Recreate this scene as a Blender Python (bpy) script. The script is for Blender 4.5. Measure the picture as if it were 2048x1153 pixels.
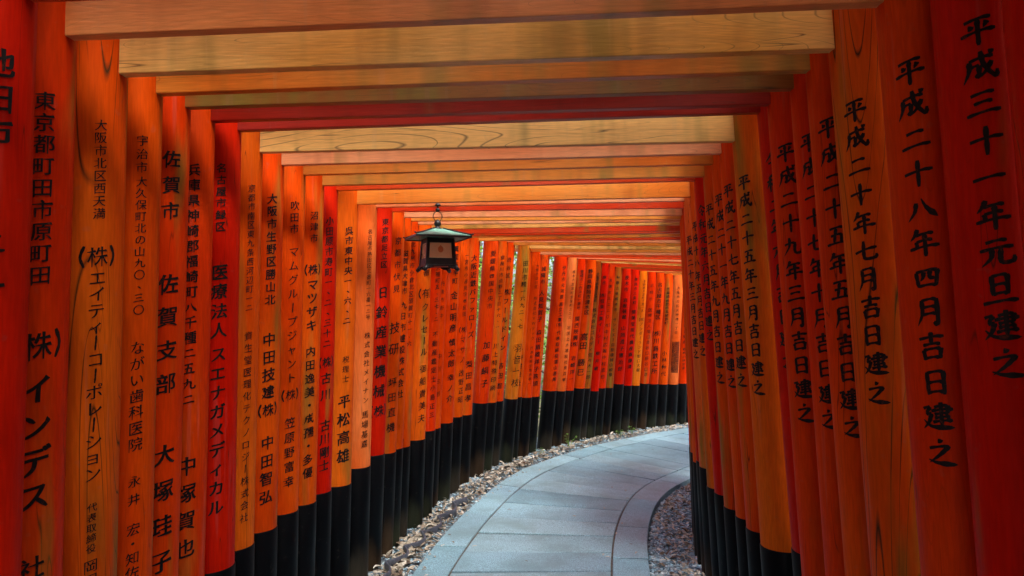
import bpy, bmesh, math, random
from mathutils import Vector, Matrix, noise
random.seed(11)
for o in list(bpy.data.objects):
    bpy.data.objects.remove(o)
scene = bpy.context.scene
col = scene.collection
EYE = 1.63                      # camera height above the paving
H = 2.29                        # paving to the underside of a tie beam
LEAN = 0.0374                   # the posts of a torii lean inwards

# ------------------------------------------------------------------ camera
cam_data = bpy.data.cameras.new('camera')
cam_data.sensor_width = 36.0
cam_data.lens = 36.0 * 1365.0 / 2048.0
cam_data.clip_start = 0.05
cam_data.clip_end = 600.0
cam = bpy.data.objects.new('camera', cam_data)
col.objects.link(cam)
cam.location = (0, 0, EYE)
cam.rotation_euler = (math.radians(90) + 0.02785, 0, 0)
scene.camera = cam

# ------------------------------------------------------------------ sky, sun, exposure
SUN_EL, SUN_AZ = math.radians(60), math.radians(152)   # azimuth: direction the light comes from, clockwise from +Y
world = bpy.data.worlds.new('World')
scene.world = world
world.use_nodes = True
wn = world.node_tree
wn.nodes.clear()
w_out = wn.nodes.new('ShaderNodeOutputWorld')
w_bg = wn.nodes.new('ShaderNodeBackground')
w_sky = wn.nodes.new('ShaderNodeTexSky')
w_sky.sky_type = 'NISHITA'
w_sky.sun_disc = False
w_sky.sun_elevation = SUN_EL
w_sky.sun_rotation = SUN_AZ
w_sky.air_density = 0.6
w_sky.dust_density = 5.0
w_sky.ozone_density = 0.3
w_bg.inputs['Strength'].default_value = 0.12
wn.links.new(w_sky.outputs[0], w_bg.inputs[0])
wn.links.new(w_bg.outputs[0], w_out.inputs[0])

sun_data = bpy.data.lights.new('sun', 'SUN')
sun_data.energy = 1.5
sun_data.angle = math.radians(15)
sun_data.color = (1.0, 0.93, 0.84)
sun = bpy.data.objects.new('sun', sun_data)
col.objects.link(sun)
sd = Vector((math.sin(SUN_AZ) * math.cos(SUN_EL), math.cos(SUN_AZ) * math.cos(SUN_EL), math.sin(SUN_EL)))
sun.rotation_euler = sd.to_track_quat('Z', 'Y').to_euler()
sun.location = (0, 0, 20)

vs = scene.view_settings
vs.view_transform = 'Standard'
vs.look = 'None'
vs.exposure = 2.5
vs.gamma = 1.0
vs.use_curve_mapping = False
scene.cycles.use_denoising = True
scene.cycles.max_bounces = 8
scene.cycles.diffuse_bounces = 4

# ------------------------------------------------------------------ surveyed gates and path line
# p = middle of the beam underside (relative to the eye), W = clear width, r = post radius,
# bl / br = height of the black foot, L / R = (angle on the post, [(text, top, bottom, size, weight)])
GATES = {
 -19: {'p':[-0.146,-2.69,0.668],'yaw':0.02,'roll':-0.026,'W':1.9,'r':0.0726},
 -18: {'p':[-0.142,-2.475,0.668],'yaw':0.02,'roll':-0.026,'W':1.9,'r':0.0748},
 -17: {'p':[-0.138,-2.26,0.668],'yaw':0.02,'roll':-0.026,'W':1.9,'r':0.0777},
 -16: {'p':[-0.134,-2.045,0.668],'yaw':0.02,'roll':-0.026,'W':1.9,'r':0.0803},
 -15: {'p':[-0.13,-1.83,0.668],'yaw':0.02,'roll':-0.026,'W':1.9,'r':0.0741},
 -14: {'p':[-0.126,-1.615,0.668],'yaw':0.02,'roll':-0.026,'W':1.9,'r':0.0791},
 -13: {'p':[-0.122,-1.4,0.668],'yaw':0.02,'roll':-0.026,'W':1.9,'r':0.0777},
 -12: {'p':[-0.118,-1.185,0.668],'yaw':0.02,'roll':-0.026,'W':1.9,'r':0.081},
 -11: {'p':[-0.114,-0.97,0.668],'yaw':0.02,'roll':-0.026,'W':1.9,'r':0.0816},
 -10: {'p':[-0.11,-0.755,0.668],'yaw':0.02,'roll':-0.026,'W':1.9,'r':0.0806},
 -9: {'p':[-0.106,-0.54,0.668],'yaw':0.02,'roll':-0.026,'W':1.9,'r':0.0736},
 -8: {'p':[-0.102,-0.325,0.668],'yaw':0.02,'roll':-0.026,'W':1.9,'r':0.0787},
 -7: {'p':[-0.098,-0.11,0.668],'yaw':0.02,'roll':-0.026,'W':1.9,'r':0.0819},
 -6: {'p':[-0.094,0.105,0.668],'yaw':0.02,'roll':-0.026,'W':1.9,'r':0.0806},
 -5: {'p':[-0.09,0.32,0.668],'yaw':0.02,'roll':-0.026,'W':1.9,'r':0.0813},
 -4: {'p':[-0.086,0.535,0.668],'yaw':0.02,'roll':-0.026,'W':1.9,'r':0.0788},
 -3: {'p':[-0.082,0.75,0.668],'yaw':0.02,'roll':-0.026,'W':1.9,'r':0.081},
 -2: {'p':[-0.078,0.965,0.668],'yaw':0.02,'roll':-0.026,'W':1.9,'r':0.0778},
 -1: {'p':[-0.115,1.18,0.665],'yaw':0.02,'roll':-0.027,'W':1.93,'r':0.0779},
 0: {'p':[-0.075,1.385,0.665],'yaw':0.02,'roll':-0.027,'W':1.86,'r':0.0755,'L':(46.0,[('池田市',2.175,1.964,0.0623,1.2),('三丁',1.824,1.626,0.0495,1.2)]),'R':(33.0,[('平成三十一年元旦建之',2.169,1.455,0.063,1)])},
 1: {'p':[-0.1057,1.5741,0.6643],'yaw':0.0344,'roll':-0.0271,'W':1.8919,'r':0.082,'L':(51.0,[('東京都町田市原町田',2.151,1.701,0.0459,1),('㈱',1.6,1.53,0.0884,1),('インデス',1.504,1.183,0.0697,1.1),('社',1.099,1.027,0.0557,1)]),'R':(46.0,[('平成二十八年四月吉日建之',2.155,1.247,0.0652,1)])},
 2: {'p':[-0.0988,1.8005,0.6484],'yaw':0.0138,'roll':-0.0302,'W':1.888,'r':0.084,'L':(48.0,[('大阪市北区西天満',2.159,1.896,0.0312,0.9),('㈱',1.832,1.774,0.0671,0.9),('エイティーコーポレーション',1.767,1.224,0.0422,0.8),('代表取締役',1.173,1.043,0.024,0.7),('岡田',1.03,0.959,0.0352,0.9)]),'R':(50.0,[('平成二十年七月吉日建之',2.152,1.358,0.0635,1)])},
 3: {'p':[-0.0935,1.9795,0.6532],'yaw':0.0232,'roll':-0.0284,'W':1.898,'r':0.074,'L':(48.0,[('宇治市',2.163,2.047,0.0332,0.9),('大久保町北の山九〇、三〇',2.042,1.64,0.0315,0.9),('ながい歯科医院',1.571,1.252,0.0411,0.9),('永井',1.196,1.093,0.0351,0.9),('宏・知佐',1.055,0.894,0.0378,0.9)]),'R':(44.0,[('平成二十五年五月吉日建之',2.152,1.237,0.0655,1)])},
 4: {'p':[-0.0809,2.157,0.6612],'yaw':0.025,'roll':-0.0234,'W':1.9254,'r':0.078,'L':(49.0,[('佐賀市',2.158,1.913,0.0566,1.1),('佐賀支部',1.776,1.364,0.0653,1.1),('大塚珪子',1.248,0.811,0.0689,1.1)]),'R':(49.0,[('平成二十七年十月吉日建之',2.15,1.225,0.0655,1)])},
 5: {'p':[-0.08,2.3469,0.6693],'yaw':0.0183,'roll':-0.0254,'W':1.9249,'r':0.074,'L':(33.0,[('兵庫県神崎郡福崎町八千種二五九二',2.137,1.31,0.0439,1.05),('中塚賀也',1.16,0.795,0.0663,1.1)]),'R':(43.0,[('平成二十九年三月吉日建之',2.153,1.204,0.0699,1)])},
 6: {'p':[-0.0513,2.5182,0.6853],'yaw':0.0102,'roll':-0.0323,'W':1.9284,'r':0.082,'bl':0.692,'L':(34.0,[('名古屋市緑区',2.162,1.907,0.0363,1.1),('医療法人',1.799,1.52,0.0594,1.2),('スエナガメディカル',1.502,0.887,0.057,1.2)]),'R':(52.0,[('令和二年六月吉日建之',2.142,1.337,0.0685,1)])},
 7: {'p':[-0.058,2.7642,0.6495],'yaw':-0.0026,'roll':-0.0242,'W':1.9219,'r':0.085,'bl':0.714,'br':0.658,'L':(53.0,[('京都市南区東九条西河辺町一二',2.156,1.644,0.0338,0.9),('資生堂医理化テクノロジー株式会社',1.574,0.813,0.0373,0.9)]),'R':(57.0,[('平成二十五年三月吉日建之',2.154,1.258,0.0657,1)])},
 8: {'p':[-0.0456,2.9831,0.6461],'yaw':-0.0006,'roll':-0.0267,'W':1.9205,'r':0.0804,'bl':0.718,'br':0.658,'L':(45.0,[('大阪市生野区勝山北',2.164,1.676,0.0473,1.05),('中田技建㈱',1.569,1.194,0.0617,1.05),('中田智弘',1.131,0.827,0.0612,1.05)]),'R':(62.0,[('平成二十七年五月吉日建之',2.159,1.265,0.0647,1)])},
 9: {'p':[-0.0211,3.1989,0.6447],'yaw':0.0144,'roll':-0.0236,'W':1.9189,'r':0.0746,'bl':0.721,'br':0.654,'L':(42.0,[('吹田市',2.167,2.004,0.0465,1),('マムグループジャント',1.957,1.311,0.0508,0.8),('㈱',1.299,1.231,0.0596,0.9),('笠原野富幸',1.169,0.835,0.0525,0.95)]),'R':(62.0,[('平成二十一年九月吉日建之',2.156,1.241,0.0645,1)])},
 10: {'p':[0.0006,3.4164,0.6312],'yaw':0.028,'roll':-0.0185,'W':1.9107,'r':0.0743,'bl':0.704,'br':0.658,'L':(42.0,[('沼津市',2.161,1.992,0.0449,1),('㈱',1.892,1.833,0.0621,1.1),('マツザキ',1.823,1.552,0.0595,1.1),('内田逸美・成孺・多優',1.49,0.827,0.0541,1.05)]),'R':(64.0,[('平成二十五年九月吉日建之',2.16,1.255,0.0638,1)])},
 11: {'p':[0.0124,3.6146,0.6434],'yaw':0.033,'roll':-0.0214,'W':1.8987,'r':0.082,'bl':0.695,'br':0.659,'L':(49.0,[('小田原市寿町一、二、三十二',2.149,1.449,0.05,1.1),('㈱古川',1.422,1.169,0.0627,1.1),('古川剛士',1.083,0.805,0.0624,1.1)]),'R':(54.0,[('令和元年六月吉日建之',2.162,1.443,0.0622,1)])},
 12: {'p':[0.0607,3.9188,0.6109],'yaw':0.0315,'roll':-0.017,'W':1.9117,'r':0.0767,'bl':0.683,'br':0.648,'L':(38.0,[('呉市東中央一、六、二',2.16,1.59,0.0513,1.05),('税理士',1.425,1.261,0.0425,0.9),('平松高雄',1.213,0.804,0.0817,1.05)]),'R':(59.0,[('平成十八年五月吉日建之',2.156,1.38,0.062,1)])},
 13: {'p':[0.1058,4.1985,0.6323],'yaw':0.0338,'roll':-0.0158,'W':1.8936,'r':0.08,'bl':0.697,'br':0.676,'L':(44.0,[('名古屋市熱田区三番町一六番一二号',2.153,1.596,0.0337,0.9),('株式会社メイナン',1.528,1.079,0.0425,0.85),('馬場基嘉',1.048,0.812,0.0484,0.85)]),'R':(64.0,[('平成二十年三月吉日建之',2.082,1.323,0.0605,1)])},
 14: {'p':[0.163,4.457,0.634],'yaw':0.0374,'roll':-0.0074,'W':1.9053,'r':0.0768,'bl':0.705,'L':(37.0,[('東京都足立区',2.245,1.912,0.0489,1.1),('日鈴産業機械㈱',1.821,0.929,0.0872,1.25)])},
 15: {'p':[0.2066,4.6658,0.619],'yaw':0.0439,'roll':-0.0022,'W':1.8964,'r':0.0784,'bl':0.682,'L':(42.0,[('京都市伏見',2.167,1.757,0.0546,1),('技研',1.603,1.315,0.0848,1),('坪田直機',1.213,0.808,0.0675,0.95)])},
 16: {'p':[0.2318,4.8418,0.6159],'yaw':0.0592,'roll':0.0004,'W':1.907,'r':0.0735,'L':(43.0,[('滋賀県大津市',2.081,1.761,0.0498,1.1),('九日市建設株式会社',1.725,1.018,0.0601,1.1)])},
 17: {'p':[0.2593,5.0159,0.6156],'yaw':0.0842,'roll':-0.0002,'W':1.922,'r':0.0783,'bl':0.643,'L':(44.0,[('北九州市小倉北区須賀町十一、六',2.165,1.378,0.0443,1)])},
 18: {'p':[0.3165,5.2083,0.6089],'yaw':0.121,'roll':-0.0044,'W':1.8938,'r':0.0807,'bl':0.663,'L':(50.0,[('京都',2.053,1.913,0.0545,1),('㈲',1.839,1.742,0.0855,1),('クレセール',1.73,1.296,0.0659,1),('御船貴美夫',1.257,0.782,0.0656,1)])},
 19: {'p':[0.37,5.4122,0.5891],'yaw':0.1628,'roll':0.0041,'W':1.8872,'r':0.0772,'bl':0.698,'L':(50.0,[('大福町五、三七、二',2.041,1.573,0.0448,1),('不動産鑑定士小島正三',1.512,0.79,0.0526,1)])},
 20: {'p':[0.4035,5.5918,0.593],'yaw':0.2079,'roll':0.008,'W':1.9205,'r':0.0794,'bl':0.667,'L':(50.0,[('丹後市野中',1.921,1.581,0.0424,0.9),('中川三郎',1.326,0.903,0.0507,0.9)])},
 21: {'p':[0.466,5.7664,0.6087],'yaw':0.2551,'roll':0.0083,'W':1.8971,'r':0.0787,'bl':0.66,'L':(51.0,[('箕面市半町',2.218,1.868,0.0569,1.1),('金山明彦',1.824,1.439,0.0742,1.1),('慎太郎',1.409,1.134,0.0697,1.05),('幸ノ介',1.104,0.829,0.0652,1.05)])},
 22: {'p':[0.5262,5.9449,0.6222],'yaw':0.303,'roll':0.01,'W':1.9063,'r':0.0726,'bl':0.66,'L':(62.0,[('一宮市小赤見字四反田',2.156,1.565,0.0455,0.95),('㈱マサノ',1.497,1.133,0.0635,0.95),('改野正昭',1.097,0.78,0.0634,0.95)])},
 23: {'p':[0.6002,6.1399,0.6139],'yaw':0.3513,'roll':0.012,'W':1.9377,'r':0.0796,'bl':0.645,'L':(48.0,[('大阪近鉄バファローズ',2.167,1.365,0.066,1.15),('梨田昌孝',1.176,0.753,0.0705,1.1)])},
 24: {'p':[0.7257,6.3268,0.6171],'yaw':0.397,'roll':0.032,'W':1.8531,'r':0.079,'bl':0.698,'L':(45.0,[('愛媛県四国中央市',2.201,1.615,0.0585,1),('加藤絹子',1.331,0.833,0.078,1.05)]),'ll':0.008},
 25: {'p':[0.8127,6.5058,0.6155],'yaw':0.4366,'roll':0.0452,'W':1.892,'r':0.075,'bl':0.659,'L':(48.0,[('寝屋川市点野二丁目十六、一',2.158,1.399,0.0454,0.95),('川上特殊印刷',1.278,0.766,0.0606,0.95)])},
 26: {'p':[0.8846,6.6841,0.6002],'yaw':0.4707,'roll':0.0474,'W':1.9328,'r':0.0723,'bl':0.655,'L':(44.0,[('渋谷区',2.176,1.926,0.052,1),('㈱フールドイン',1.847,1.168,0.0677,1.05),('吉田智',1.08,0.766,0.0678,1.05)])},
 27: {'p':[1.0027,6.8497,0.5793],'yaw':0.5002,'roll':0.0482,'W':1.8433,'r':0.071,'bl':0.672,'L':(53.0,[('田川市糒一六九二、七',2.169,1.42,0.064,0.95),('羽音一枝',1.287,0.788,0.0962,0.9)]),'ll':0.015},
 28: {'p':[1.0519,7.0227,0.5624],'yaw':0.5235,'roll':0.0469,'W':1.9319,'r':0.0767,'bl':0.684,'L':(50.0,[('多野建設社',1.263,0.793,0.0662,1)])},
 29: {'p':[1.1454,7.187,0.548],'yaw':0.5451,'roll':0.0432,'W':1.9149,'r':0.0792,'bl':0.674,'L':(59.0,[('大阪市淀川区',2.186,1.904,0.0393,0.9),('株式会社ＶＷテック',1.825,1.318,0.045,0.9),('代表取締役筒井孝一',1.262,0.81,0.0395,0.9)])},
 30: {'p':[1.2504,7.361,0.5394],'yaw':0.5653,'roll':0.0477,'W':1.9496,'r':0.0808,'bl':0.661,'L':(43.0,[('城陽市',2.178,1.958,0.0576,1.05),('人見知賀子',1.901,1.525,0.0634,1.05),('森田眉雄洋子珠須',1.45,0.772,0.0636,1.05)])},
 31: {'p':[1.4309,7.5407,0.5307],'yaw':0.5841,'roll':0.0601,'W':1.86,'r':0.084,'bl':0.7,'L':(64.0,[('伊丹市元河原',2.2,1.787,0.053,1.1),('昌立工業㈱',1.763,1.461,0.0532,1.1),('代表取締役遠山喜尾',1.431,0.807,0.0533,1.1)]),'ll':0.008},
 32: {'p':[1.5722,7.714,0.5198],'yaw':0.5978,'roll':0.0704,'W':1.8988,'r':0.08,'bl':0.672,'L':(64.0,[('橋本市菖蒲町金屋町三三三',2.152,1.545,0.0423,0.9),('岩国上水建設社長森敏',1.484,0.782,0.0487,0.9)])},
 33: {'p':[1.6985,7.8818,0.5104],'yaw':0.6074,'roll':0.0789,'W':1.9117,'r':0.0759,'bl':0.654,'L':(54.0,[('豊橋市二色浜町一番地',2.162,1.665,0.0494,1),('関西映興㈱',1.591,1.198,0.0682,1.1),('岩崎洋一',1.105,0.761,0.0623,1.1)])},
 34: {'p':[1.8331,8.0414,0.5037],'yaw':0.6143,'roll':0.0789,'W':1.8801,'r':0.08,'bl':0.67,'L':(33.0,[('静岡県静岡市清水区',2.189,1.608,0.0628,1.2),('高田',1.38,1.164,0.1011,1.15),('勝巳',1.069,0.814,0.0951,1.15)])},
 35: {'p':[1.9316,8.2058,0.4964],'yaw':0.6189,'roll':0.0739,'W':1.9138,'r':0.0764,'bl':0.662,'L':(54.0,[('大阪市都島区友渕町',2.167,1.78,0.0449,1.1),('株式会社ゴルディ佐々木一郎',1.716,0.776,0.0581,1)])},
 36: {'p':[2.0422,8.3664,0.4844],'yaw':0.6249,'roll':0.068,'W':1.901,'r':0.0814,'bl':0.626,'L':(46.0,[('堺市',2.16,2.016,0.0522,1.1),('㈱伯楽工業イーシー',1.93,1.24,0.0589,1.1),('柳井敏',1.175,0.878,0.0592,1.1)])},
 37: {'p':[2.1486,8.5319,0.476],'yaw':0.6337,'roll':0.0622,'W':1.9115,'r':0.0808,'bl':0.66,'L':(46.0,[('名張市三二二〇',2.148,1.58,0.0466,1),('㈲中村広報中村直也',1.547,0.775,0.0602,1)])},
 38: {'p':[2.2636,8.6985,0.4708],'yaw':0.6466,'roll':0.0559,'W':1.9235,'r':0.073,'bl':0.655,'L':(46.0,[('和歌山県橋本市',2.202,1.691,0.0475,1),('サンビエー自動機械山崎擧',1.623,0.802,0.0546,1)])},
 39: {'p':[2.4038,8.8606,0.4669],'yaw':0.6633,'roll':0.0508,'W':1.9026,'r':0.082,'bl':0.698,'L':(42.0,[('茨木市',2.219,1.976,0.0621,1.2),('岩根健蔵',1.907,1.595,0.0623,1.2),('山岡澄子憲治郎',1.526,0.865,0.0694,1.2)])},
 40: {'p':[2.5394,9.0227,0.4609],'yaw':0.6815,'roll':0.0504,'W':1.9049,'r':0.0742,'bl':0.662,'L':(48.0,[('奈良市三条町',2.199,1.811,0.0493,1.1),('健美堂現代農産斎藤清',1.754,0.89,0.0636,1.1)])},
 41: {'p':[2.6756,9.183,0.4561],'yaw':0.701,'roll':0.0522,'W':1.9115,'r':0.0817,'bl':0.644,'L':(59.0,[('吉野郡大淀町下渕一三',2.174,1.706,0.043,0.85),('㈱アンダーランド野口大輔',1.634,0.84,0.0576,0.9)])},
 42: {'p':[2.8231,9.3391,0.4556],'yaw':0.7219,'roll':0.0503,'W':1.9042,'r':0.0764,'bl':0.656,'L':(43.0,[('尼崎市',2.146,1.853,0.0511,0.9),('医療法人関口会谷口辰谷口浩',1.78,0.752,0.0586,0.9)])},
 43: {'p':[2.972,9.4949,0.4547],'yaw':0.7436,'roll':0.0435,'W':1.906,'r':0.0783,'bl':0.638,'L':(37.0,[('名古屋市千種区',2.159,1.602,0.0742,1.1),('㈱川島鉄工所',1.452,0.78,0.0895,1.05)])},
 44: {'p':[3.1254,9.652,0.4463],'yaw':0.7658,'roll':0.0355,'W':1.911,'r':0.075,'bl':0.631,'L':(34.0,[('北海道函館市五稜郭町',2.107,1.539,0.0529,0.95),('小林和代',1.16,0.742,0.0758,1)])},
 45: {'p':[3.2943,9.8086,0.4354],'yaw':0.7884,'roll':0.0282,'W':1.8985,'r':0.085,'bl':0.632,'L':(42.0,[('大阪市北区天神橋一丁目',2.153,1.4,0.046,0.8)])},
 46: {'p':[3.4541,9.9692,0.4222],'yaw':0.8108,'roll':0.0198,'W':1.9071,'r':0.0759,'bl':0.648,'L':(40.0,[('奈良県吉野郡',1.766,1.258,0.0547,1),('戦略小林岩喜',1.219,0.867,0.0469,1)])},
 47: {'p':[3.6218,10.1192,0.4122],'yaw':0.8408,'roll':0.02,'W':1.9,'r':0.0805},
 48: {'p':[3.7939,10.2642,0.4022],'yaw':0.8708,'roll':0.02,'W':1.9,'r':0.0819},
 49: {'p':[3.9702,10.4039,0.3922],'yaw':0.9008,'roll':0.02,'W':1.9,'r':0.0729},
 50: {'p':[4.1507,10.5382,0.3822],'yaw':0.9308,'roll':0.02,'W':1.9,'r':0.08},
 51: {'p':[4.3351,10.6671,0.3722],'yaw':0.9608,'roll':0.02,'W':1.9,'r':0.0761},
 52: {'p':[4.5233,10.7904,0.3622],'yaw':0.9908,'roll':0.02,'W':1.9,'r':0.0735},
 53: {'p':[4.7151,10.908,0.3522],'yaw':1.0208,'roll':0.02,'W':1.9,'r':0.0749},
 54: {'p':[4.9104,11.0198,0.3422],'yaw':1.0508,'roll':0.02,'W':1.9,'r':0.0797},
 55: {'p':[5.1089,11.1257,0.3322],'yaw':1.0808,'roll':0.02,'W':1.9,'r':0.0807},
}
TRACK = [
 (-4.264,-0.0865,-2.6912,-1.6212,0.9995,-0.02,0.026),
 (-4.049,-0.0825,-2.4762,-1.6212,0.9995,-0.02,0.026),
 (-3.834,-0.0785,-2.2612,-1.6212,0.9995,-0.02,0.026),
 (-3.619,-0.0745,-2.0462,-1.6212,0.9995,-0.02,0.026),
 (-3.404,-0.0705,-1.8312,-1.6212,0.9995,-0.02,0.026),
 (-3.189,-0.0665,-1.6162,-1.6212,0.9995,-0.02,0.026),
 (-2.974,-0.0625,-1.4012,-1.6212,0.9995,-0.02,0.026),
 (-2.759,-0.0585,-1.1862,-1.6212,0.9995,-0.02,0.026),
 (-2.544,-0.0545,-0.9712,-1.6212,0.9995,-0.02,0.026),
 (-2.329,-0.0505,-0.7562,-1.6212,0.9995,-0.02,0.026),
 (-2.114,-0.0465,-0.5412,-1.6212,0.9995,-0.02,0.026),
 (-1.899,-0.0425,-0.3262,-1.6212,0.9995,-0.02,0.026),
 (-1.684,-0.0388,-0.1112,-1.6213,0.9995,-0.02,0.026),
 (-1.469,-0.0353,0.1037,-1.6213,0.9995,-0.02,0.026),
 (-1.254,-0.0326,0.3183,-1.6215,0.9995,-0.0201,0.0261),
 (-1.04,-0.0307,0.5323,-1.6218,0.9994,-0.0202,0.0262),
 (-0.827,-0.0297,0.7453,-1.6225,0.9994,-0.0205,0.0264),
 (-0.616,-0.0296,0.9564,-1.6235,0.9994,-0.021,0.0266),
 (-0.408,-0.0299,1.1651,-1.6249,0.9994,-0.0214,0.0268),
 (-0.202,-0.0298,1.3705,-1.6262,0.9994,-0.0217,0.0271),
 (0.0,-0.0289,1.5726,-1.6274,0.9994,-0.0217,0.0272),
 (0.199,-0.0266,1.7715,-1.6281,0.9994,-0.0209,0.0273),
 (0.396,-0.0225,1.9683,-1.6282,0.9994,-0.0195,0.0272),
 (0.592,-0.0165,2.1647,-1.6283,0.9994,-0.0175,0.027),
 (0.791,-0.0087,2.3629,-1.6289,0.9995,-0.0153,0.0267),
 (0.993,0.0007,2.5656,-1.631,0.9995,-0.0136,0.0261),
 (1.203,0.0116,2.7743,-1.6347,0.9995,-0.0131,0.0253),
 (1.419,0.0248,2.99,-1.6396,0.9995,-0.0144,0.0241),
 (1.642,0.0408,3.2128,-1.645,0.9995,-0.0175,0.0225),
 (1.873,0.0603,3.4427,-1.6503,0.9994,-0.0219,0.0205),
 (2.11,0.0838,3.6787,-1.655,0.9993,-0.027,0.0181),
 (2.35,0.1112,3.9177,-1.659,0.9992,-0.0328,0.0153),
 (2.59,0.1415,4.1554,-1.6626,0.9988,-0.04,0.0123),
 (2.823,0.174,4.3862,-1.6661,0.9982,-0.0497,0.0091),
 (3.046,0.208,4.6068,-1.6698,0.997,-0.0634,0.0061),
 (3.259,0.2436,4.8164,-1.6737,0.9949,-0.0822,0.0033),
 (3.463,0.2812,5.0168,-1.6776,0.9916,-0.1069,0.0009),
 (3.661,0.3216,5.2108,-1.6808,0.9869,-0.1373,-0.0015),
 (3.856,0.3654,5.401,-1.6825,0.9803,-0.1728,-0.0042),
 (4.051,0.4135,5.5896,-1.6828,0.9718,-0.2119,-0.0075),
 (4.246,0.4669,5.7779,-1.6819,0.9614,-0.2531,-0.0115),
 (4.444,0.5257,5.9666,-1.6808,0.9494,-0.2948,-0.0166),
 (4.644,0.5902,6.1556,-1.6811,0.936,-0.3354,-0.0224),
 (4.845,0.6599,6.3439,-1.6838,0.9219,-0.3736,-0.0287),
 (5.046,0.7347,6.5304,-1.6894,0.9076,-0.4086,-0.0347),
 (5.246,0.8149,6.7143,-1.6979,0.8936,-0.4398,-0.0398),
 (5.447,0.9009,6.8956,-1.7087,0.8803,-0.4671,-0.0441),
 (5.649,0.9937,7.0751,-1.7205,0.8679,-0.4906,-0.0479),
 (5.854,1.0938,7.2538,-1.7324,0.8565,-0.5107,-0.0516),
 (6.062,1.2013,7.4324,-1.7435,0.8463,-0.5277,-0.0558),
 (6.274,1.3151,7.6104,-1.7538,0.8373,-0.5419,-0.0603),
 (6.486,1.4333,7.7868,-1.7633,0.8295,-0.5538,-0.0644),
 (6.697,1.5542,7.96,-1.7722,0.8228,-0.5636,-0.0674),
 (6.906,1.6761,8.1292,-1.7809,0.8169,-0.5721,-0.0687),
 (7.112,1.7993,8.2946,-1.7893,0.8113,-0.5801,-0.068),
 (7.317,1.9242,8.4569,-1.7975,0.8056,-0.5882,-0.0658),
 (7.522,2.0518,8.6172,-1.8052,0.7991,-0.5972,-0.0625),
 (7.728,2.1831,8.7764,-1.8121,0.7914,-0.6074,-0.0589),
 (7.937,2.3192,8.9348,-1.8183,0.7823,-0.6191,-0.0553),
 (8.148,2.4605,9.0924,-1.8239,0.7718,-0.6322,-0.0518),
 (8.363,2.6074,9.2487,-1.8292,0.76,-0.6464,-0.0483),
 (8.58,2.7602,9.4031,-1.8348,0.7469,-0.6615,-0.0445),
 (8.8,2.9188,9.5554,-1.8411,0.7326,-0.6773,-0.0402),
 (9.022,3.0828,9.7056,-1.8485,0.7171,-0.6937,-0.0356),
 (9.247,3.251,9.854,-1.857,0.7002,-0.7107,-0.0311),
 (9.472,3.4225,10.0006,-1.8665,0.6819,-0.7282,-0.0272),
 (9.699,3.5966,10.1452,-1.8766,0.6621,-0.746,-0.0241),
 (9.925,3.7731,10.287,-1.8868,0.641,-0.7641,-0.0221),
 (10.151,3.9523,10.4253,-1.8971,0.6186,-0.7822,-0.0209),
 (10.378,4.1344,10.5594,-1.9072,0.5953,-0.8001,-0.0203),
 (10.604,4.3197,10.6888,-1.9173,0.5712,-0.8174,-0.0201),
 (10.829,4.5081,10.8134,-1.9274,0.5466,-0.8343,-0.02),
 (11.055,4.6994,10.9337,-1.9374,0.5215,-0.8506,-0.02),
 (11.282,4.8928,11.0508,-1.9474,0.4961,-0.8665,-0.02),
 (11.508,5.0874,11.1661,-1.9574,0.4705,-0.8822,-0.02),
]

# ------------------------------------------------------------------ helpers
def link(o, parent=None):
    col.objects.link(o)
    if parent is not None:
        o.parent = parent
    return o

def tag(o, label=None, cat=None, group=None, kind=None):
    if label: o['label'] = label
    if cat: o['category'] = cat
    if group: o['group'] = group
    if kind: o['kind'] = kind
    return o

def mesh_obj(name, verts, faces, mat=None, parent=None, smooth=False):
    me = bpy.data.meshes.new(name)
    me.from_pydata([tuple(v) for v in verts], [], faces)
    me.update()
    if smooth:
        me.polygons.foreach_set('use_smooth', [True] * len(me.polygons))
    if mat: me.materials.append(mat)
    return link(bpy.data.objects.new(name, me), parent)

def empty(name, loc=(0, 0, 0), rot=None):
    o = bpy.data.objects.new(name, None)
    o.empty_display_size = 0.2
    link(o)
    o.location = loc
    if rot is not None:
        o.rotation_euler = rot
    return o

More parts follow.
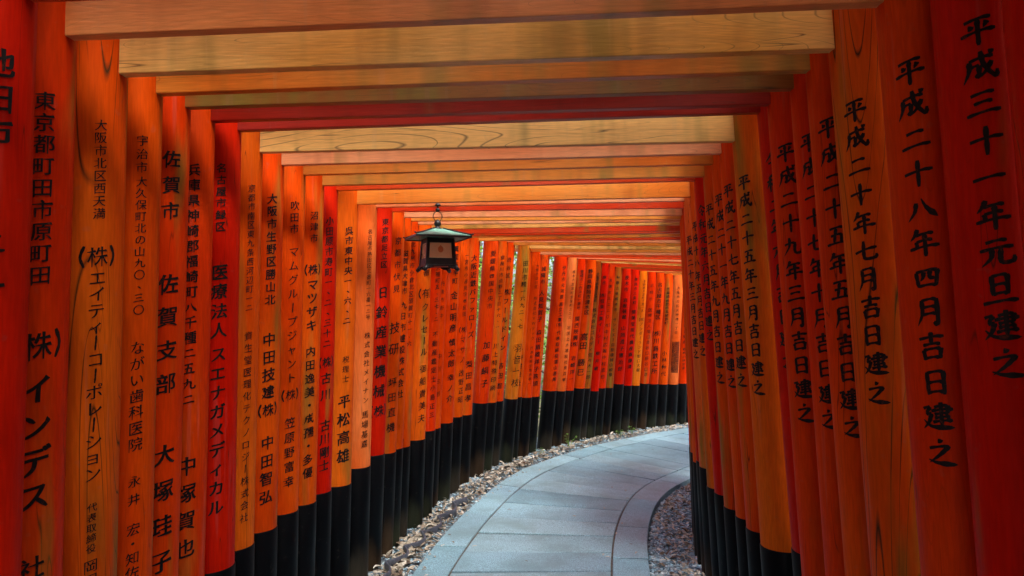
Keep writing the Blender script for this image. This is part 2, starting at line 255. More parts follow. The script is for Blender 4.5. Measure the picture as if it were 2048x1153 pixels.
class MB:
    """collects shapes into one mesh"""
    def __init__(self):
        self.v = []; self.f = []; self.mi = []
    def add(self, verts, faces, mi=0):
        b = len(self.v)
        self.v += [tuple(v) for v in verts]
        self.f += [tuple(b + i for i in f) for f in faces]
        self.mi += [mi] * len(faces)
    def box(self, x0, x1, y0, y1, z0, z1, ch=0.0, M=None, mi=0):
        bm = bmesh.new()
        bmesh.ops.create_cube(bm, size=1.0)
        for v in bm.verts:
            v.co = Vector(((x0 + x1) / 2 + v.co.x * (x1 - x0), (y0 + y1) / 2 + v.co.y * (y1 - y0), (z0 + z1) / 2 + v.co.z * (z1 - z0)))
        if ch > 0:
            bmesh.ops.bevel(bm, geom=bm.edges[:], offset=ch, segments=2, profile=0.6, affect='EDGES')
        if M is not None:
            bm.transform(M)
        bm.verts.index_update()
        self.add([v.co[:] for v in bm.verts], [[v.index for v in f.verts] for f in bm.faces], mi)
        bm.free()
        return self
    def tube(self, pts, rad, seg=8, closed=False, mi=0):
        n = len(pts); pts = [Vector(p) for p in pts]
        rads = rad if isinstance(rad, (list, tuple)) else [rad] * n
        rings = []
        prev = None
        for i in range(n):
            a = pts[i - 1] if (i > 0 or closed) else pts[i]
            b = pts[(i + 1) % n] if (i < n - 1 or closed) else pts[i]
            t = (b - a).normalized()
            if prev is None:
                x = t.orthogonal().normalized()
            else:
                x = (prev - t * prev.dot(t)).normalized()
            prev = x
            y = t.cross(x)
            rings.append([pts[i] + (x * math.cos(2 * math.pi * k / seg) + y * math.sin(2 * math.pi * k / seg)) * rads[i] for k in range(seg)])
        vv = [p for r in rings for p in r]; ff = []
        for i in range(n if closed else n - 1):
            j = (i + 1) % n
            for k in range(seg):
                k2 = (k + 1) % seg
                ff.append((i * seg + k, i * seg + k2, j * seg + k2, j * seg + k))
        if not closed:
            ff.append(tuple(range(seg - 1, -1, -1)))
            ff.append(tuple((n - 1) * seg + k for k in range(seg)))
        self.add(vv, ff, mi)
        return self
    def lathe(self, prof, seg=16, o=(0, 0, 0), mi=0):
        vv = []; ff = []
        for (r, z) in prof:
            vv += [(o[0] + r * math.cos(2 * math.pi * k / seg), o[1] + r * math.sin(2 * math.pi * k / seg), o[2] + z) for k in range(seg)]
        for i in range(len(prof) - 1):
            for k in range(seg):
                k2 = (k + 1) % seg
                ff.append((i * seg + k, i * seg + k2, (i + 1) * seg + k2, (i + 1) * seg + k))
        ff.append(tuple(range(seg - 1, -1, -1)))
        ff.append(tuple((len(prof) - 1) * seg + k for k in range(seg)))
        self.add(vv, ff, mi)
        return self
    def build(self, name, mats, parent=None, smooth=False):
        if not isinstance(mats, (list, tuple)): mats = [mats]
        o = mesh_obj(name, self.v, self.f, None, parent, smooth)
        for m in mats: o.data.materials.append(m)
        if len(mats) > 1: o.data.polygons.foreach_set('material_index', self.mi)
        return o

class NT:
    """small node tree writer"""
    def __init__(self, name):
        self.m = bpy.data.materials.new(name); self.m.use_nodes = True
        self.t = self.m.node_tree; self.t.nodes.clear()
        self.out = self.t.nodes.new('ShaderNodeOutputMaterial')
        self.b = self.t.nodes.new('ShaderNodeBsdfPrincipled')
        self.t.links.new(self.b.outputs[0], self.out.inputs[0])
        self.tc = self.t.nodes.new('ShaderNodeTexCoord')
    def put(self, sock, v):
        if hasattr(v, 'is_output') or isinstance(v, bpy.types.NodeSocket): self.t.links.new(v, sock)
        elif isinstance(v, (tuple, list)) and len(v) == 3 and sock.type == 'RGBA': sock.default_value = (*v, 1)
        else: sock.default_value = v
    def set(self, **k):
        for n, v in k.items(): self.put(self.b.inputs[n.replace('_', ' ')], v)
    def coord(self, scale=(1, 1, 1), loc=(0, 0, 0), rot=(0, 0, 0), src='Object'):
        n = self.t.nodes.new('ShaderNodeMapping')
        n.inputs['Scale'].default_value = scale; n.inputs['Location'].default_value = loc; n.inputs['Rotation'].default_value = rot
        self.t.links.new(self.tc.outputs[src], n.inputs[0]); return n.outputs[0]
    def noise(self, vec, scale=5.0, detail=2.0, rough=0.5, dist=0.0, out=0):
        n = self.t.nodes.new('ShaderNodeTexNoise')
        self.put(n.inputs['Vector'], vec); n.inputs['Scale'].default_value = scale; n.inputs['Detail'].default_value = detail
        n.inputs['Roughness'].default_value = rough; n.inputs['Distortion'].default_value = dist
        return n.outputs[out]
    def voro(self, vec, scale=5.0, out='Distance', feature='F1'):
        n = self.t.nodes.new('ShaderNodeTexVoronoi'); n.feature = feature
        self.put(n.inputs['Vector'], vec); n.inputs['Scale'].default_value = scale
        return n.outputs[out]
    def math(self, op, a, b=0.0, c=0.0, clamp=False):
        n = self.t.nodes.new('ShaderNodeMath'); n.operation = op; n.use_clamp = clamp
        for i, v in enumerate((a, b, c)): self.put(n.inputs[i], v)
        return n.outputs[0]
    def ramp(self, v, a, b, lo=0.0, hi=1.0, smooth=True):
        n = self.t.nodes.new('ShaderNodeMapRange'); n.interpolation_type = 'SMOOTHSTEP' if smooth else 'LINEAR'
        self.put(n.inputs[0], v)
        for i, x in enumerate((a, b, lo, hi)): n.inputs[1 + i].default_value = x
        return n.outputs[0]
    def mix(self, f, a, b, mode='MIX'):
        n = self.t.nodes.new('ShaderNodeMix'); n.data_type = 'RGBA'; n.blend_type = mode
        self.put(n.inputs[0], f); self.put(n.inputs[6], a); self.put(n.inputs[7], b)
        return n.outputs[2]
    def bump(self, h, strength=0.3, dist=0.005):
        n = self.t.nodes.new('ShaderNodeBump'); n.inputs['Strength'].default_value = strength; n.inputs['Distance'].default_value = dist
        self.put(n.inputs['Height'], h)
        self.t.links.new(n.outputs[0], self.b.inputs['Normal']); return n
    def sep(self, vec):
        n = self.t.nodes.new('ShaderNodeSeparateXYZ'); self.put(n.inputs[0], vec); return n.outputs

# ------------------------------------------------------------------ materials
def painted_wood(name, base, faded, axis, seed, grain=0.15, algae=0.0, crack=0.3, fade=0.5, rough=0.42, spec=0.5):
    """weathered shrine paint on timber, the grain along `axis` (x for beams, z for posts)"""
    n = NT(name)
    L = (seed * 3.17 % 50, seed * 7.31 % 50, seed * 1.93 % 50)
    st = (0.10, 1, 1) if axis == 'x' else (1, 1, 0.10)
    sg = (0.085 if axis == 'x' else 0.06) if grain > .5 else 0.08
    c_fine = n.coord(tuple(150 * s for s in st), L)
    c_mid = n.coord((9 * sg, 9, 9) if axis == 'x' else (9, 9, 9 * sg), L)
    c_big = n.coord((0.9, 2.2, 2.2) if axis == 'x' else (3, 3, 0.9), L)
    c_iso = n.coord((4, 4, 4), L)
    fine = n.noise(c_fine, 1.0, 1, 0.6)
    big = n.noise(c_big, 1.0, 2, 0.6)
    colr = n.mix(n.ramp(big, 0.5 - fade * 0.35, 0.85 - fade * 0.35), base, faded)
    # cathedral grain: contour lines of a stretched noise field
    fld = n.noise(c_mid, 1.0 if grain > 0.5 else 1.4, 0, 0.4, 0.0)
    oc = n.sep(n.tc.outputs['Object'])
    if axis == 'x': fld = n.math('ADD', fld, n.math('MULTIPLY', oc[2], 1.6))
    else: fld = n.math('ADD', fld, n.math('MULTIPLY', n.math('ADD', oc[0], oc[1]), 1.3))
    ln = n.math('PINGPONG', n.math('MULTIPLY', fld, (19.0 if axis == 'x' else 14.0) if grain > 0.5 else 22.0), 0.5)
    wob = n.noise(c_iso, 1.3, 0)
    thr = n.ramp(wob, 0.35, 0.65, *((0.022, 0.095) if grain > .5 else (0.012, 0.055)))
    line = n.math('SUBTRACT', 1.0, n.math('DIVIDE', ln, thr), clamp=True)
    sel = n.ramp(n.noise(c_big, 1.7, 0), *((0.28, 0.42) if grain > .5 else (0.40, 0.56)))
    line = n.math('MULTIPLY', n.math('MULTIPLY', line, sel), min(1.0, grain * 1.25))
    colr = n.mix(line, colr, (0.035, 0.022, 0.008))
    # drying cracks
    cf = n.noise(n.coord(tuple(26 * s * (0.35 if s < 1 else 1) for s in st), L), 1.0, 1, 0.5)
    cr = n.math('SUBTRACT', 1.0, n.math('MULTIPLY', n.math('ABSOLUTE', n.math('SUBTRACT', cf, 0.53)), 130.0), clamp=True)
    cr = n.math('MULTIPLY', cr, n.ramp(n.noise(c_big, 2.3, 0), 0.54, 0.62, 0, crack))
    colr = n.mix(cr, colr, (0.03, 0.012, 0.006))
    # algae and dirt streaks
    if algae > 0:
        s_c = n.coord((7, 7, 0.9) if axis == 'x' else (9, 9, 1.1), L)
        al = n.ramp(n.noise(s_c, 1.0, 2, 0.65), 0.60 - 0.20 * algae, 0.80 - 0.10 * algae, 0, 0.65 if axis == 'x' else 0.8)
        colr = n.mix(al, colr, (0.17, 0.15, 0.022))
        dk = n.ramp(n.noise(c_iso, 0.55, 2, 0.7), 0.60, 0.80, 0, 0.5 * algae)
        colr = n.mix(dk, colr, (0.06, 0.03, 0.012))
    # scuffs: small chips and handled spots
    ch = n.ramp(n.noise(c_iso, 9.0, 1, 0.6), 0.70, 0.76, 0, 0.18)
    colr = n.mix(ch, colr, tuple(min(1, c * 0.55 + 0.06) for c in faded))
    # long scratches and drip marks
    dr = n.ramp(n.noise(n.coord((38, 38, 1.3), L), 1.0, 1, 0.5), 0.66, 0.74, 0, 0.35)
    colr = n.mix(dr, colr, tuple(min(1, c * 0.8 + 0.05) for c in faded))
    sm = n.ramp(n.noise(n.coord((6, 6, 0.7), L), 1.0, 3, 0.6), 0.50, 0.78, 0, 0.45)
    colr = n.mix(sm, colr, tuple(c * 0.35 for c in base))
    val = n.ramp(fine, 0.25, 0.8, 0.88, 1.07)
    hs = n.t.nodes.new('ShaderNodeHueSaturation'); n.put(hs.inputs['Color'], colr); n.put(hs.inputs['Value'], val)
    n.set(Base_Color=hs.outputs[0], Roughness=n.ramp(big, 0.3, 0.75, rough - 0.08, rough + 0.14))
    n.b.inputs['Specular IOR Level'].default_value = spec
    n.bump(fine, 0.3, 0.002)
    return n.m

def simple(name, base, rough=0.6, var=0.25, scale=20.0, bump=0.2, metal=0.0, other=None):
    n = NT(name)
    c = n.coord((1, 1, 1))
    v = n.noise(c, scale, 4, 0.6)
    b2 = other or tuple(x * (1 - var) for x in base)
    n.set(Base_Color=n.mix(n.ramp(v, 0.3, 0.7), base, b2), Roughness=rough, Metallic=metal)
    if bump: n.bump(v, bump, 0.004)
    return n.m

def stone_material(name, seed, tint):
    n = NT(name)
    L = (seed * 3.3, seed * 5.7, 0)
    c = n.coord((1, 1, 1), L)
    sp = n.noise(c, 150, 2, 0.7)
    cl = n.noise(c, 42, 4, 0.65)
    big = n.noise(c, 2.6, 5, 0.6)
    base = n.mix(n.ramp(sp, 0.32, 0.68), tuple(t * 0.55 for t in tint), tuple(min(1, t * 1.40) for t in tint))
    base = n.mix(n.ramp(cl, 0.45, 0.72, 0, 0.35), base, tuple(t * 0.62 for t in tint))
    base = n.mix(n.ramp(big, 0.42, 0.70, 0, 0.7), base, (tint[0] * 0.62, tint[1] * 0.60, tint[2] * 0.56))
    wet = n.ramp(n.noise(c, 1.1, 3, 0.5), 0.40, 0.70, 0.52, 0.78)
    n.set(Base_Color=base, Roughness=wet)
    n.bump(n.math('ADD', sp, n.math('MULTIPLY', cl, 1.2)), 0.45, 0.003)
    return n.m

def per_piece(name, cols, rough=0.7, scale=38.0):
    """colour changes from piece to piece (stones, leaves): a cell noise keyed on a stored island value"""
    n = NT(name)
    at = n.t.nodes.new('ShaderNodeAttribute'); at.attribute_name = 'piece'
    cr = n.t.nodes.new('ShaderNodeValToRGB'); cr.color_ramp.interpolation = 'LINEAR'
    e = cr.color_ramp.elements
    while len(e) < len(cols): e.new(0.5)
    for i, c in enumerate(cols):
        e[i].position = i / (len(cols) - 1); e[i].color = (*c, 1)
    n.t.links.new(at.outputs['Fac'], cr.inputs[0])
    v = n.noise(n.coord(), scale, 3, 0.6)
    hs = n.t.nodes.new('ShaderNodeHueSaturation'); n.put(hs.inputs['Color'], cr.outputs[0]); n.put(hs.inputs['Value'], n.ramp(v, 0.25, 0.8, 0.6, 1.25))
    n.set(Base_Color=hs.outputs[0], Roughness=rough)
    n.bump(v, 0.3, 0.002)
    return n.m

def black_foot_material(seed):
    n = NT('black_foot_paint')
    L = (seed * 2.3 % 40, seed * 5.9 % 40, seed % 17)
    z = n.sep(n.tc.outputs['Object'])[2]
    v = n.noise(n.coord((8, 8, 1.5), L), 1.0, 4, 0.6)
    v2 = n.noise(n.coord((30, 30, 30), L), 1.0, 3, 0.6)
    # mud splash and moss near the soil
    k = n.math('ADD', n.ramp(z, 0.0, 0.42, 1.0, 0.0), n.math('MULTIPLY', n.math('SUBTRACT', v, 0.5), 1.6))
    dirt = n.ramp(k, 0.45, 1.15, 0, 0.8)
    tone = random.choice([(0.040, 0.036, 0.026), (0.045, 0.029, 0.016), (0.026, 0.032, 0.019)])
    c = n.mix(dirt, (0.0014, 0.0018, 0.0027), tone)
    c = n.mix(n.ramp(v2, 0.62, 0.75, 0, 0.5), c, (0.03, 0.028, 0.024))
    n.set(Base_Color=c, Roughness=n.ramp(v, 0.3, 0.7, 0.38, 0.58))
    n.b.inputs['Specular IOR Level'].default_value = 0.10
    n.bump(v2, 0.25, 0.002)
    return n.m

n_ = NT('black_lacquer_ink')
v_ = n_.noise(n_.coord(), 55, 3, 0.65)
n_.set(Base_Color=n_.mix(n_.ramp(v_, 0.58, 0.72, 0, 0.75), (0.0045, 0.0035, 0.003), (0.10, 0.018, 0.005)), Roughness=n_.ramp(v_, .3, .7, .4, .6))
n_.b.inputs['Specular IOR Level'].default_value = 0.25
M_INK = n_.m
M_LINTEL_TOP = simple('black_lintel_cap', (0.012, 0.012, 0.013), 0.45, 0.4, 14, 0.2)
FEET = [black_foot_material(i) for i in range(9)]

RED = ((0.48, 0.006, 0.0004), (0.54, 0.014, 0.0007))
VERM = ((0.57, 0.022, 0.0005), (0.61, 0.050, 0.0010))
ORG = ((0.60, 0.040, 0.0007), (0.64, 0.088, 0.002))
YEL = ((0.64, 0.120, 0.003), (0.68, 0.210, 0.012))
YPO = ((0.61, 0.060, 0.0014), (0.66, 0.120, 0.005))
PAL = ((0.66, 0.150, 0.036), (0.76, 0.320, 0.140))  # pale pink for beams: the sky's sheen put into the colour
BRN = ((0.28, 0.040, 0.003), (0.34, 0.085, 0.006))
BYEL = ((0.74, 0.310, 0.040), (0.80, 0.460, 0.130))
BORG = ((0.58, 0.115, 0.008), (0.64, 0.225, 0.026))
PPO = ((0.62, 0.090, 0.010), (0.70, 0.180, 0.042))
BPNK = ((0.64, 0.135, 0.020), (0.72, 0.260, 0.075))
DRED = ((0.20, 0.004, 0.0006), (0.28, 0.008, 0.0010))
DBRN = ((0.17, 0.040, 0.005), (0.26, 0.085, 0.010))
# gate: (post colour, beam colour, grain post, grain beam, algae post, algae beam)
LOOK = {
 -1: (RED, RED, .1, .1, 0, 0), 0: (RED, VERM, .1, .1, .1, 0), 1: (VERM, BPNK, .15, .35, .25, .15), 2: (YPO, BYEL, .8, .45, .45, .5),
 3: (ORG, BORG, .2, .3, .35, .9), 4: (VERM, DBRN, .15, .4, .2, .9), 5: (VERM, DRED, .15, .35, .35, .1), 6: (RED, DRED, .05, .1, 0, 0),
 7: (YPO, BYEL, .25, .62, .25, .25), 8: (ORG, PAL, .15, .2, .3, .2), 9: (ORG, BORG, .3, .2, .3, .35), 10: (ORG, BORG, .2, .2, .55, .9),
 11: (RED, VERM, .1, .1, .15, .1), 12: (YPO, BORG, .45, .3, .5, .35), 13: (PPO, PAL, .3, .15, .3, .1), 14: (RED, VERM, .05, .1, 0, 0),
 15: (ORG, PAL, .2, .15, .35, .2), 16: (ORG, BORG, .2, .1, .2, .3), 17: (ORG, PAL, .15, .2, .3, .5), 18: (YPO, BYEL, .25, .2, .45, .7),
 19: (VERM, VERM, .1, .1, .1, .3), 20: (ORG, VERM, .2, .1, .2, .2), 21: (ORG, BORG, .15, .1, .25, .3), 22: (ORG, BORG, .2, .1, .3, .4),
 23: (ORG, BORG, .15, .1, .25, .3), 24: (VERM, VERM, .05, .1, 0, .1), 25: (ORG, PAL, .2, .1, .4, .2), 26: (ORG, BORG, .2, .2, .4, .4),
 27: (YEL, BYEL, .3, .2, .55, .7), 28: (ORG, BORG, .1, .1, .2, .2), 29: (ORG, PAL, .2, .1, .3, .2), 30: (VERM, VERM, .1, .1, .2, .2),
 31: (VERM, VERM, .05, .05, 0, 0), 32: (PPO, PAL, .1, .1, .15, .1), 33: (VERM, VERM, .1, .1, .1, .1), 34: (ORG, BORG, .1, .1, .15, .2),
 35: (BRN, BYEL, .1, .1, .5, .5), 36: (RED, VERM, .1, .1, 0, .1), 37: (VERM, VERM, .1, .1, .1, .1), 38: (BRN, BRN, .1, .1, .6, .5),
 39: (RED, RED, .05, .1, 0, 0), 40: (RED, VERM, .05, .1, 0, .1), 41: (YEL, BYEL, .2, .1, .4, .3), 42: (VERM, VERM, .1, .1, .1, .1),
 43: (VERM, BORG, .1, .1, .1, .1), 44: (ORG, BORG, .1, .1, .2, .1), 45: (PPO, BORG, .1, .1, .1, .1), 46: (VERM, VERM, .1, .1, .1, .1)}

# ------------------------------------------------------------------ lettering
# hand-brushed characters of the dates: strokes (kind, points) on a 100-unit square, y downwards
BR = {
'一': 'h8,54 92,47', '二': 'h24,30 77,25;h6,77 94,70', '三': 'h19,22 80,16;h26,49 74,44;h6,81 94,74',
'四': 'v17,30 24,80;h17,30 82,25;v82,25 75,80;p41,31 39,48 30,60;v60,29 59,50 72,54;h24,77 77,75',
'五': 'h20,20 80,15;v48,20 37,80;h24,50 70,45;v70,45 66,80;h5,86 95,80',
'六': 'd46,6 55,20;h8,41 92,34;p38,50 28,72 9,91;n60,52 76,70 92,90', '七': 'h7,54 92,38;v44,10 43,68 52,82 86,80 89,66',
'八': 'p36,30 30,60 7,88;n52,18 66,50 96,86', '九': 'p40,8 38,50 7,91;h14,40 66,33;v66,33 63,70 71,85 92,82 93,64',
'十': 'h7,47 93,40;v50,6 50,95', '年': 'p34,4 24,24 9,39;h28,25 80,20;h28,47 76,42;v28,45 30,66;h5,69 95,62;v54,22 54,98',
'月': 'p30,10 30,55 13,94;h30,12 74,8;v74,8 74,90 62,85;h32,36 72,33;h31,59 72,56',
'日': 'v26,15 28,90;h26,18 74,13;v74,13 74,92;h28,51 73,47;h28,83 73,80',
'旦': 'v30,8 32,68;h30,11 70,7;v70,7 69,68;h32,38 69,35;h32,65 69,62;h5,91 95,85',
'吉': 'h13,23 87,16;v50,2 50,42;h24,45 76,40;v25,60 30,94;h25,61 77,56;v77,56 72,92;h30,88 72,85',
'建': 'h42,18 82,13;v82,13 80,40;h33,30 96,25;h42,42 82,38;h42,54 87,50;h36,67 93,62;v62,2 62,80;h8,21 30,16;p30,16 15,40;h16,41 33,38;p33,38 24,66 5,88;n7,58 34,81 98,88',
'之': 'd47,4 55,18;h18,35 77,28;p77,28 50,56 15,83;n13,72 40,83 97,91',
'平': 'h16,20 85,14;d27,31 36,47;p75,28 64,47;h5,60 95,52;v50,18 50,98',
'成': 'h23,29 85,22;p23,29 21,60 5,93;h26,49 48,46;v48,46 46,78 37,73;v53,4 61,50 88,88 93,68;p80,40 66,66 43,87;d73,5 85,16',
'令': 'p50,2 34,26 5,47;n50,4 68,26 97,45;d41,39 58,47;h25,61 75,56;p75,56 50,80;d45,71 63,94',
'和': 'p45,7 15,18;h5,37 50,31;v28,15 28,94;p26,38 5,71;d32,46 47,59;v57,34 60,82;h57,37 90,32;v90,32 88,82;h60,75 88,72',
'元': 'h23,22 77,17;h7,45 93,38;p38,44 34,70 9,93;v60,42 58,76 66,87 91,84 93,68',
'ー': 'v52,6 50,50 47,95', '丨': 'v50,6 50,95'}
WID = {'h': [(0, 7.5), (.10, 9), (.3, 6.5), (.65, 6.2), (.88, 10.5), (1, 6)], 'v': [(0, 8), (.1, 11.5), (.45, 9), (.85, 10), (1, 5.5)],
       'p': [(0, 9), (.12, 12), (.5, 9), (.85, 5), (1, 1)], 'n': [(0, 3), (.4, 7), (.78, 14), (.9, 10), (1, 1)], 'd': [(0, 3), (.6, 13), (.85, 12), (1, 4)]}

def interp(tab, t):
    for (a, x), (b, y) in zip(tab, tab[1:]):
        if t <= b: return x + (y - x) * (t - a) / (b - a)
    return tab[-1][1]

def brush_glyph(spec, fat=1.22):
    V = []; F = []
    for st in spec.split(';'):
        kind = st[0]; pts = [Vector((float(a.split(',')[0]), float(a.split(',')[1]))) for a in st[1:].split(' ')]
        # curved resampling
        P = []
        ext = [pts[0] * 2 - pts[1]] + pts + [pts[-1] * 2 - pts[-2]]
        for i in range(1, len(ext) - 2):
            m = 8 if len(pts) == 2 else 6
            for k in range(m + (1 if i == len(ext) - 3 else 0)):
                t = k / m; a, b, c, d = ext[i - 1:i + 3]
                P.append(0.5 * (2 * b + (c - a) * t + (2 * a - 5 * b + 4 * c - d) * t * t + (3 * b - a - 3 * c + d) * t ** 3))
        if kind == 'h':                      # a brushed horizontal arches slightly and presses down at the end
            for i, q in enumerate(P):
                t = i / (len(P) - 1); P[i] = q + Vector((0, -1.6 * math.sin(math.pi * t) + (2.0 if t > .85 else 0)))
        n = len(P); b0 = len(V)
        for i, q in enumerate(P):
            a = P[max(0, i - 1)]; b = P[min(n - 1, i + 1)]
            d = (b - a).normalized(); nn = Vector((-d.y, d.x))
            w = interp(WID[kind], i / (n - 1)) * 0.5 * fat * (1 + 0.10 * math.sin(i * 2.3 + len(V)))
            for s in (-1, 1):
                g = q + nn * w * s
                V.append((g.x / 100 - 0.5, 0.5 - g.y / 100 + 0.13 * (g.x / 100 - 0.5)))
        for i in range(n - 1):
            F.append((b0 + 2 * i, b0 + 2 * i + 1, b0 + 2 * i + 3, b0 + 2 * i + 2))
    return V, F

def cut_columns(V, F, step=0.125):
    bm = bmesh.new()
    vs_ = [bm.verts.new((x, y, 0)) for x, y in V]
    for f in F:
        try: bm.faces.new([vs_[i] for i in f])
        except ValueError: pass
    x = -0.75
    while x < 0.76:
        bmesh.ops.bisect_plane(bm, geom=bm.verts[:] + bm.edges[:] + bm.faces[:], plane_co=(x, 0, 0), plane_no=(1, 0, 0))
        x += step
    bm.verts.index_update()
    r = ([(v.co.x, v.co.y) for v in bm.verts], [tuple(v.index for v in f.verts) for f in bm.faces])
    bm.free()
    return r

GL = {}
def load_glyphs():
    need = set()
    for g in GATES.values():
        for s in 'LR':
            for seg in g.get(s, (0, []))[1]: need |= set(seg[0])
    need |= {'株', '有'}
    need -= {'㈱', '㈲'}
    tmp = {}
    for chx in need:
        if chx in BR: continue
        cu = bpy.data.curves.new('glyph', 'FONT'); cu.body = chx; cu.resolution_u = 3
        o = bpy.data.objects.new('glyph', cu); col.objects.link(o); tmp[chx] = o
    bpy.context.view_layer.update()
    dg = bpy.context.evaluated_depsgraph_get()
    for chx, o in tmp.items():
        me = o.evaluated_get(dg).to_mesh()
        V = [(v.co.x - 0.5, v.co.y - 0.38) for v in me.vertices]
        F = [tuple(p.vertices) for p in me.polygons]
        o.evaluated_get(dg).to_mesh_clear()
        # turn the even print strokes into brush-like ones: uprights heavier, levels lighter and rising
        cnt = {}
        for f in F:
            for a, b in zip(f, f[1:] + f[:1]):
                k = (min(a, b), max(a, b)); cnt.setdefault(k, []).append((a, b))
        nrm = [Vector((0, 0)) for _ in V]
        for k, l in cnt.items():
            if len(l) == 1:
                a, b = l[0]; d = Vector(V[b]) - Vector(V[a])
                if d.length < 1e-7: continue
                nn = Vector((d.y, -d.x)).normalized()
                # outward check is by winding: font faces run counter-clockwise
                nrm[a] += nn; nrm[b] += nn
        # brush ends: pinch the feet of uprights and left sweeps, flare the right ends of levels
        nx_ = {}; pv_ = {}
        for k, l in cnt.items():
            if len(l) == 1: nx_[l[0][0]] = l[0][1]; pv_[l[0][1]] = l[0][0]
        W2 = [Vector(v) for v in V]
        for a, b2 in nx_.items():
            if b2 not in nx_ or a not in pv_: continue
            A, B = Vector(V[a]), Vector(V[b2]); d = B - A; ln_ = d.length
            if not 0.03 < ln_ < 0.115: continue
            d /= ln_; d0 = A - Vector(V[pv_[a]]); d1 = Vector(V[nx_[b2]]) - B
            if d0.length < .06 or d1.length < .06: continue
            d0.normalize(); d1.normalize()
            if d0.x * d.y - d0.y * d.x < .6 or d.x * d1.y - d.y * d1.x < .6: continue
            nn = Vector((d.y, -d.x)); mid = (A + B) / 2
            if nn.y < -.6 or (nn.x < -.3 and nn.y < .2):
                W2[a] = A.lerp(mid, .62) + nn * .03; W2[b2] = B.lerp(mid, .62) + nn * .03
            elif nn.x > .5:
                W2[a] = A + Vector((.012, -.022)); W2[b2] = B + Vector((-.035, .030))
            elif nn.y > .5:
                W2[b2] = B + Vector((-.020, -.006)); W2[a] = A + Vector((.006, -.028))
        V = [tuple(v) for v in W2]
        for wc, extra in (('l', -0.005), ('n', 0.003), ('b', 0.013)):
          out = []
          for (x, y), nn in zip(V, nrm):
              if nn.length > 1e-6:
                  nn = nn.normalized()
                  wv = 0.5 + 0.5 * noise.noise(Vector((x * 5, y * 5, ord(chx) * 0.37)))
                  dx = nn.x * (extra + 0.008 + 0.022 * wv); dy = nn.y * (extra - 0.008 + 0.018 * wv)
                  x += dx; y += dy
              y += 0.14 * x - 0.05 * x * x
              x += 0.012 * noise.noise(Vector((x * 3, y * 3, ord(chx) * 0.7))); y += 0.014 * noise.noise(Vector((x * 3 + 9, y * 3, ord(chx) * 0.7)))
              out.append((x * 0.98, y))
          GL[chx, wc] = cut_columns(out, F)
    for o in tmp.values():
        cu = o.data; bpy.data.objects.remove(o); bpy.data.curves.remove(cu)
    for chx, spec in BR.items():
        if chx in need:
            for wc, fat in (('l', 1.05), ('n', 1.38), ('b', 1.28)): GL[chx, wc] = cut_columns(*brush_glyph(spec, fat))
    pl = brush_glyph('v8,2 -6,50 8,98'); pr = brush_glyph('v92,2 106,50 92,98')
    for src, dst, wc in [(a, b, c) for a, b in (('株', '㈱'), ('有', '㈲')) for c in 'lnb']:
        V, F = GL[src, wc]; V = [(x * 0.84, y * 0.92) for x, y in V]; F = list(F)
        for q, sg in ((pl, -1), (pr, 1)):
            b = len(V); V = V + [(x + sg * 0.09, y * 0.95) for x, y in q[0]]; F = F + [tuple(b + i for i in f) for f in q[1]]
        GL[dst, wc] = cut_columns(V, F)
load_glyphs()

def post_point(W, r, side, z, ang, off=0.0, ll=0.0):
    ax = side * (W / 2 + r + (LEAN + (ll if side < 0 else 0)) * (H - z))
    return (ax + (r + off) * math.sin(ang), -(r + off) * math.cos(ang), z)

def inscription(g, side, parent):
    az, segs = g['L' if side < 0 else 'R']
    a0 = math.radians(az) * -side
    W, r = g['W'], g['r']
    for (txt, z1, z0, size, wgt) in segs:
        V = []; F = []
        wc = 'l' if wgt < .95 else ('b' if wgt > 1.04 else 'n')
        pitch = (z1 - z0) / len(txt)
        for i, chx in enumerate(txt):
            em = min(size, pitch * 1.04)
            if chx in 'ィャョァッ': em *= 0.95
            zc = z1 - pitch * (i + 0.5)
            jx = random.uniform(-.02, .02) * em; zc += random.uniform(-.015, .015) * em
            gv, gf = GL[chx, wc]; b = len(V)
            fat = 1.0
            for (x, y) in gv:
                u = x * em * fat + jx
                if chx in '、': u += 0.30 * em; y += 0.25
                V.append(post_point(W, r, side, zc + y * em, a0 + u / r, 0.0011, g.get('ll', 0)))
            F += [tuple(b + k for k in f) for f in gf]
        mesh_obj('inscription', V, F, M_INK, parent)

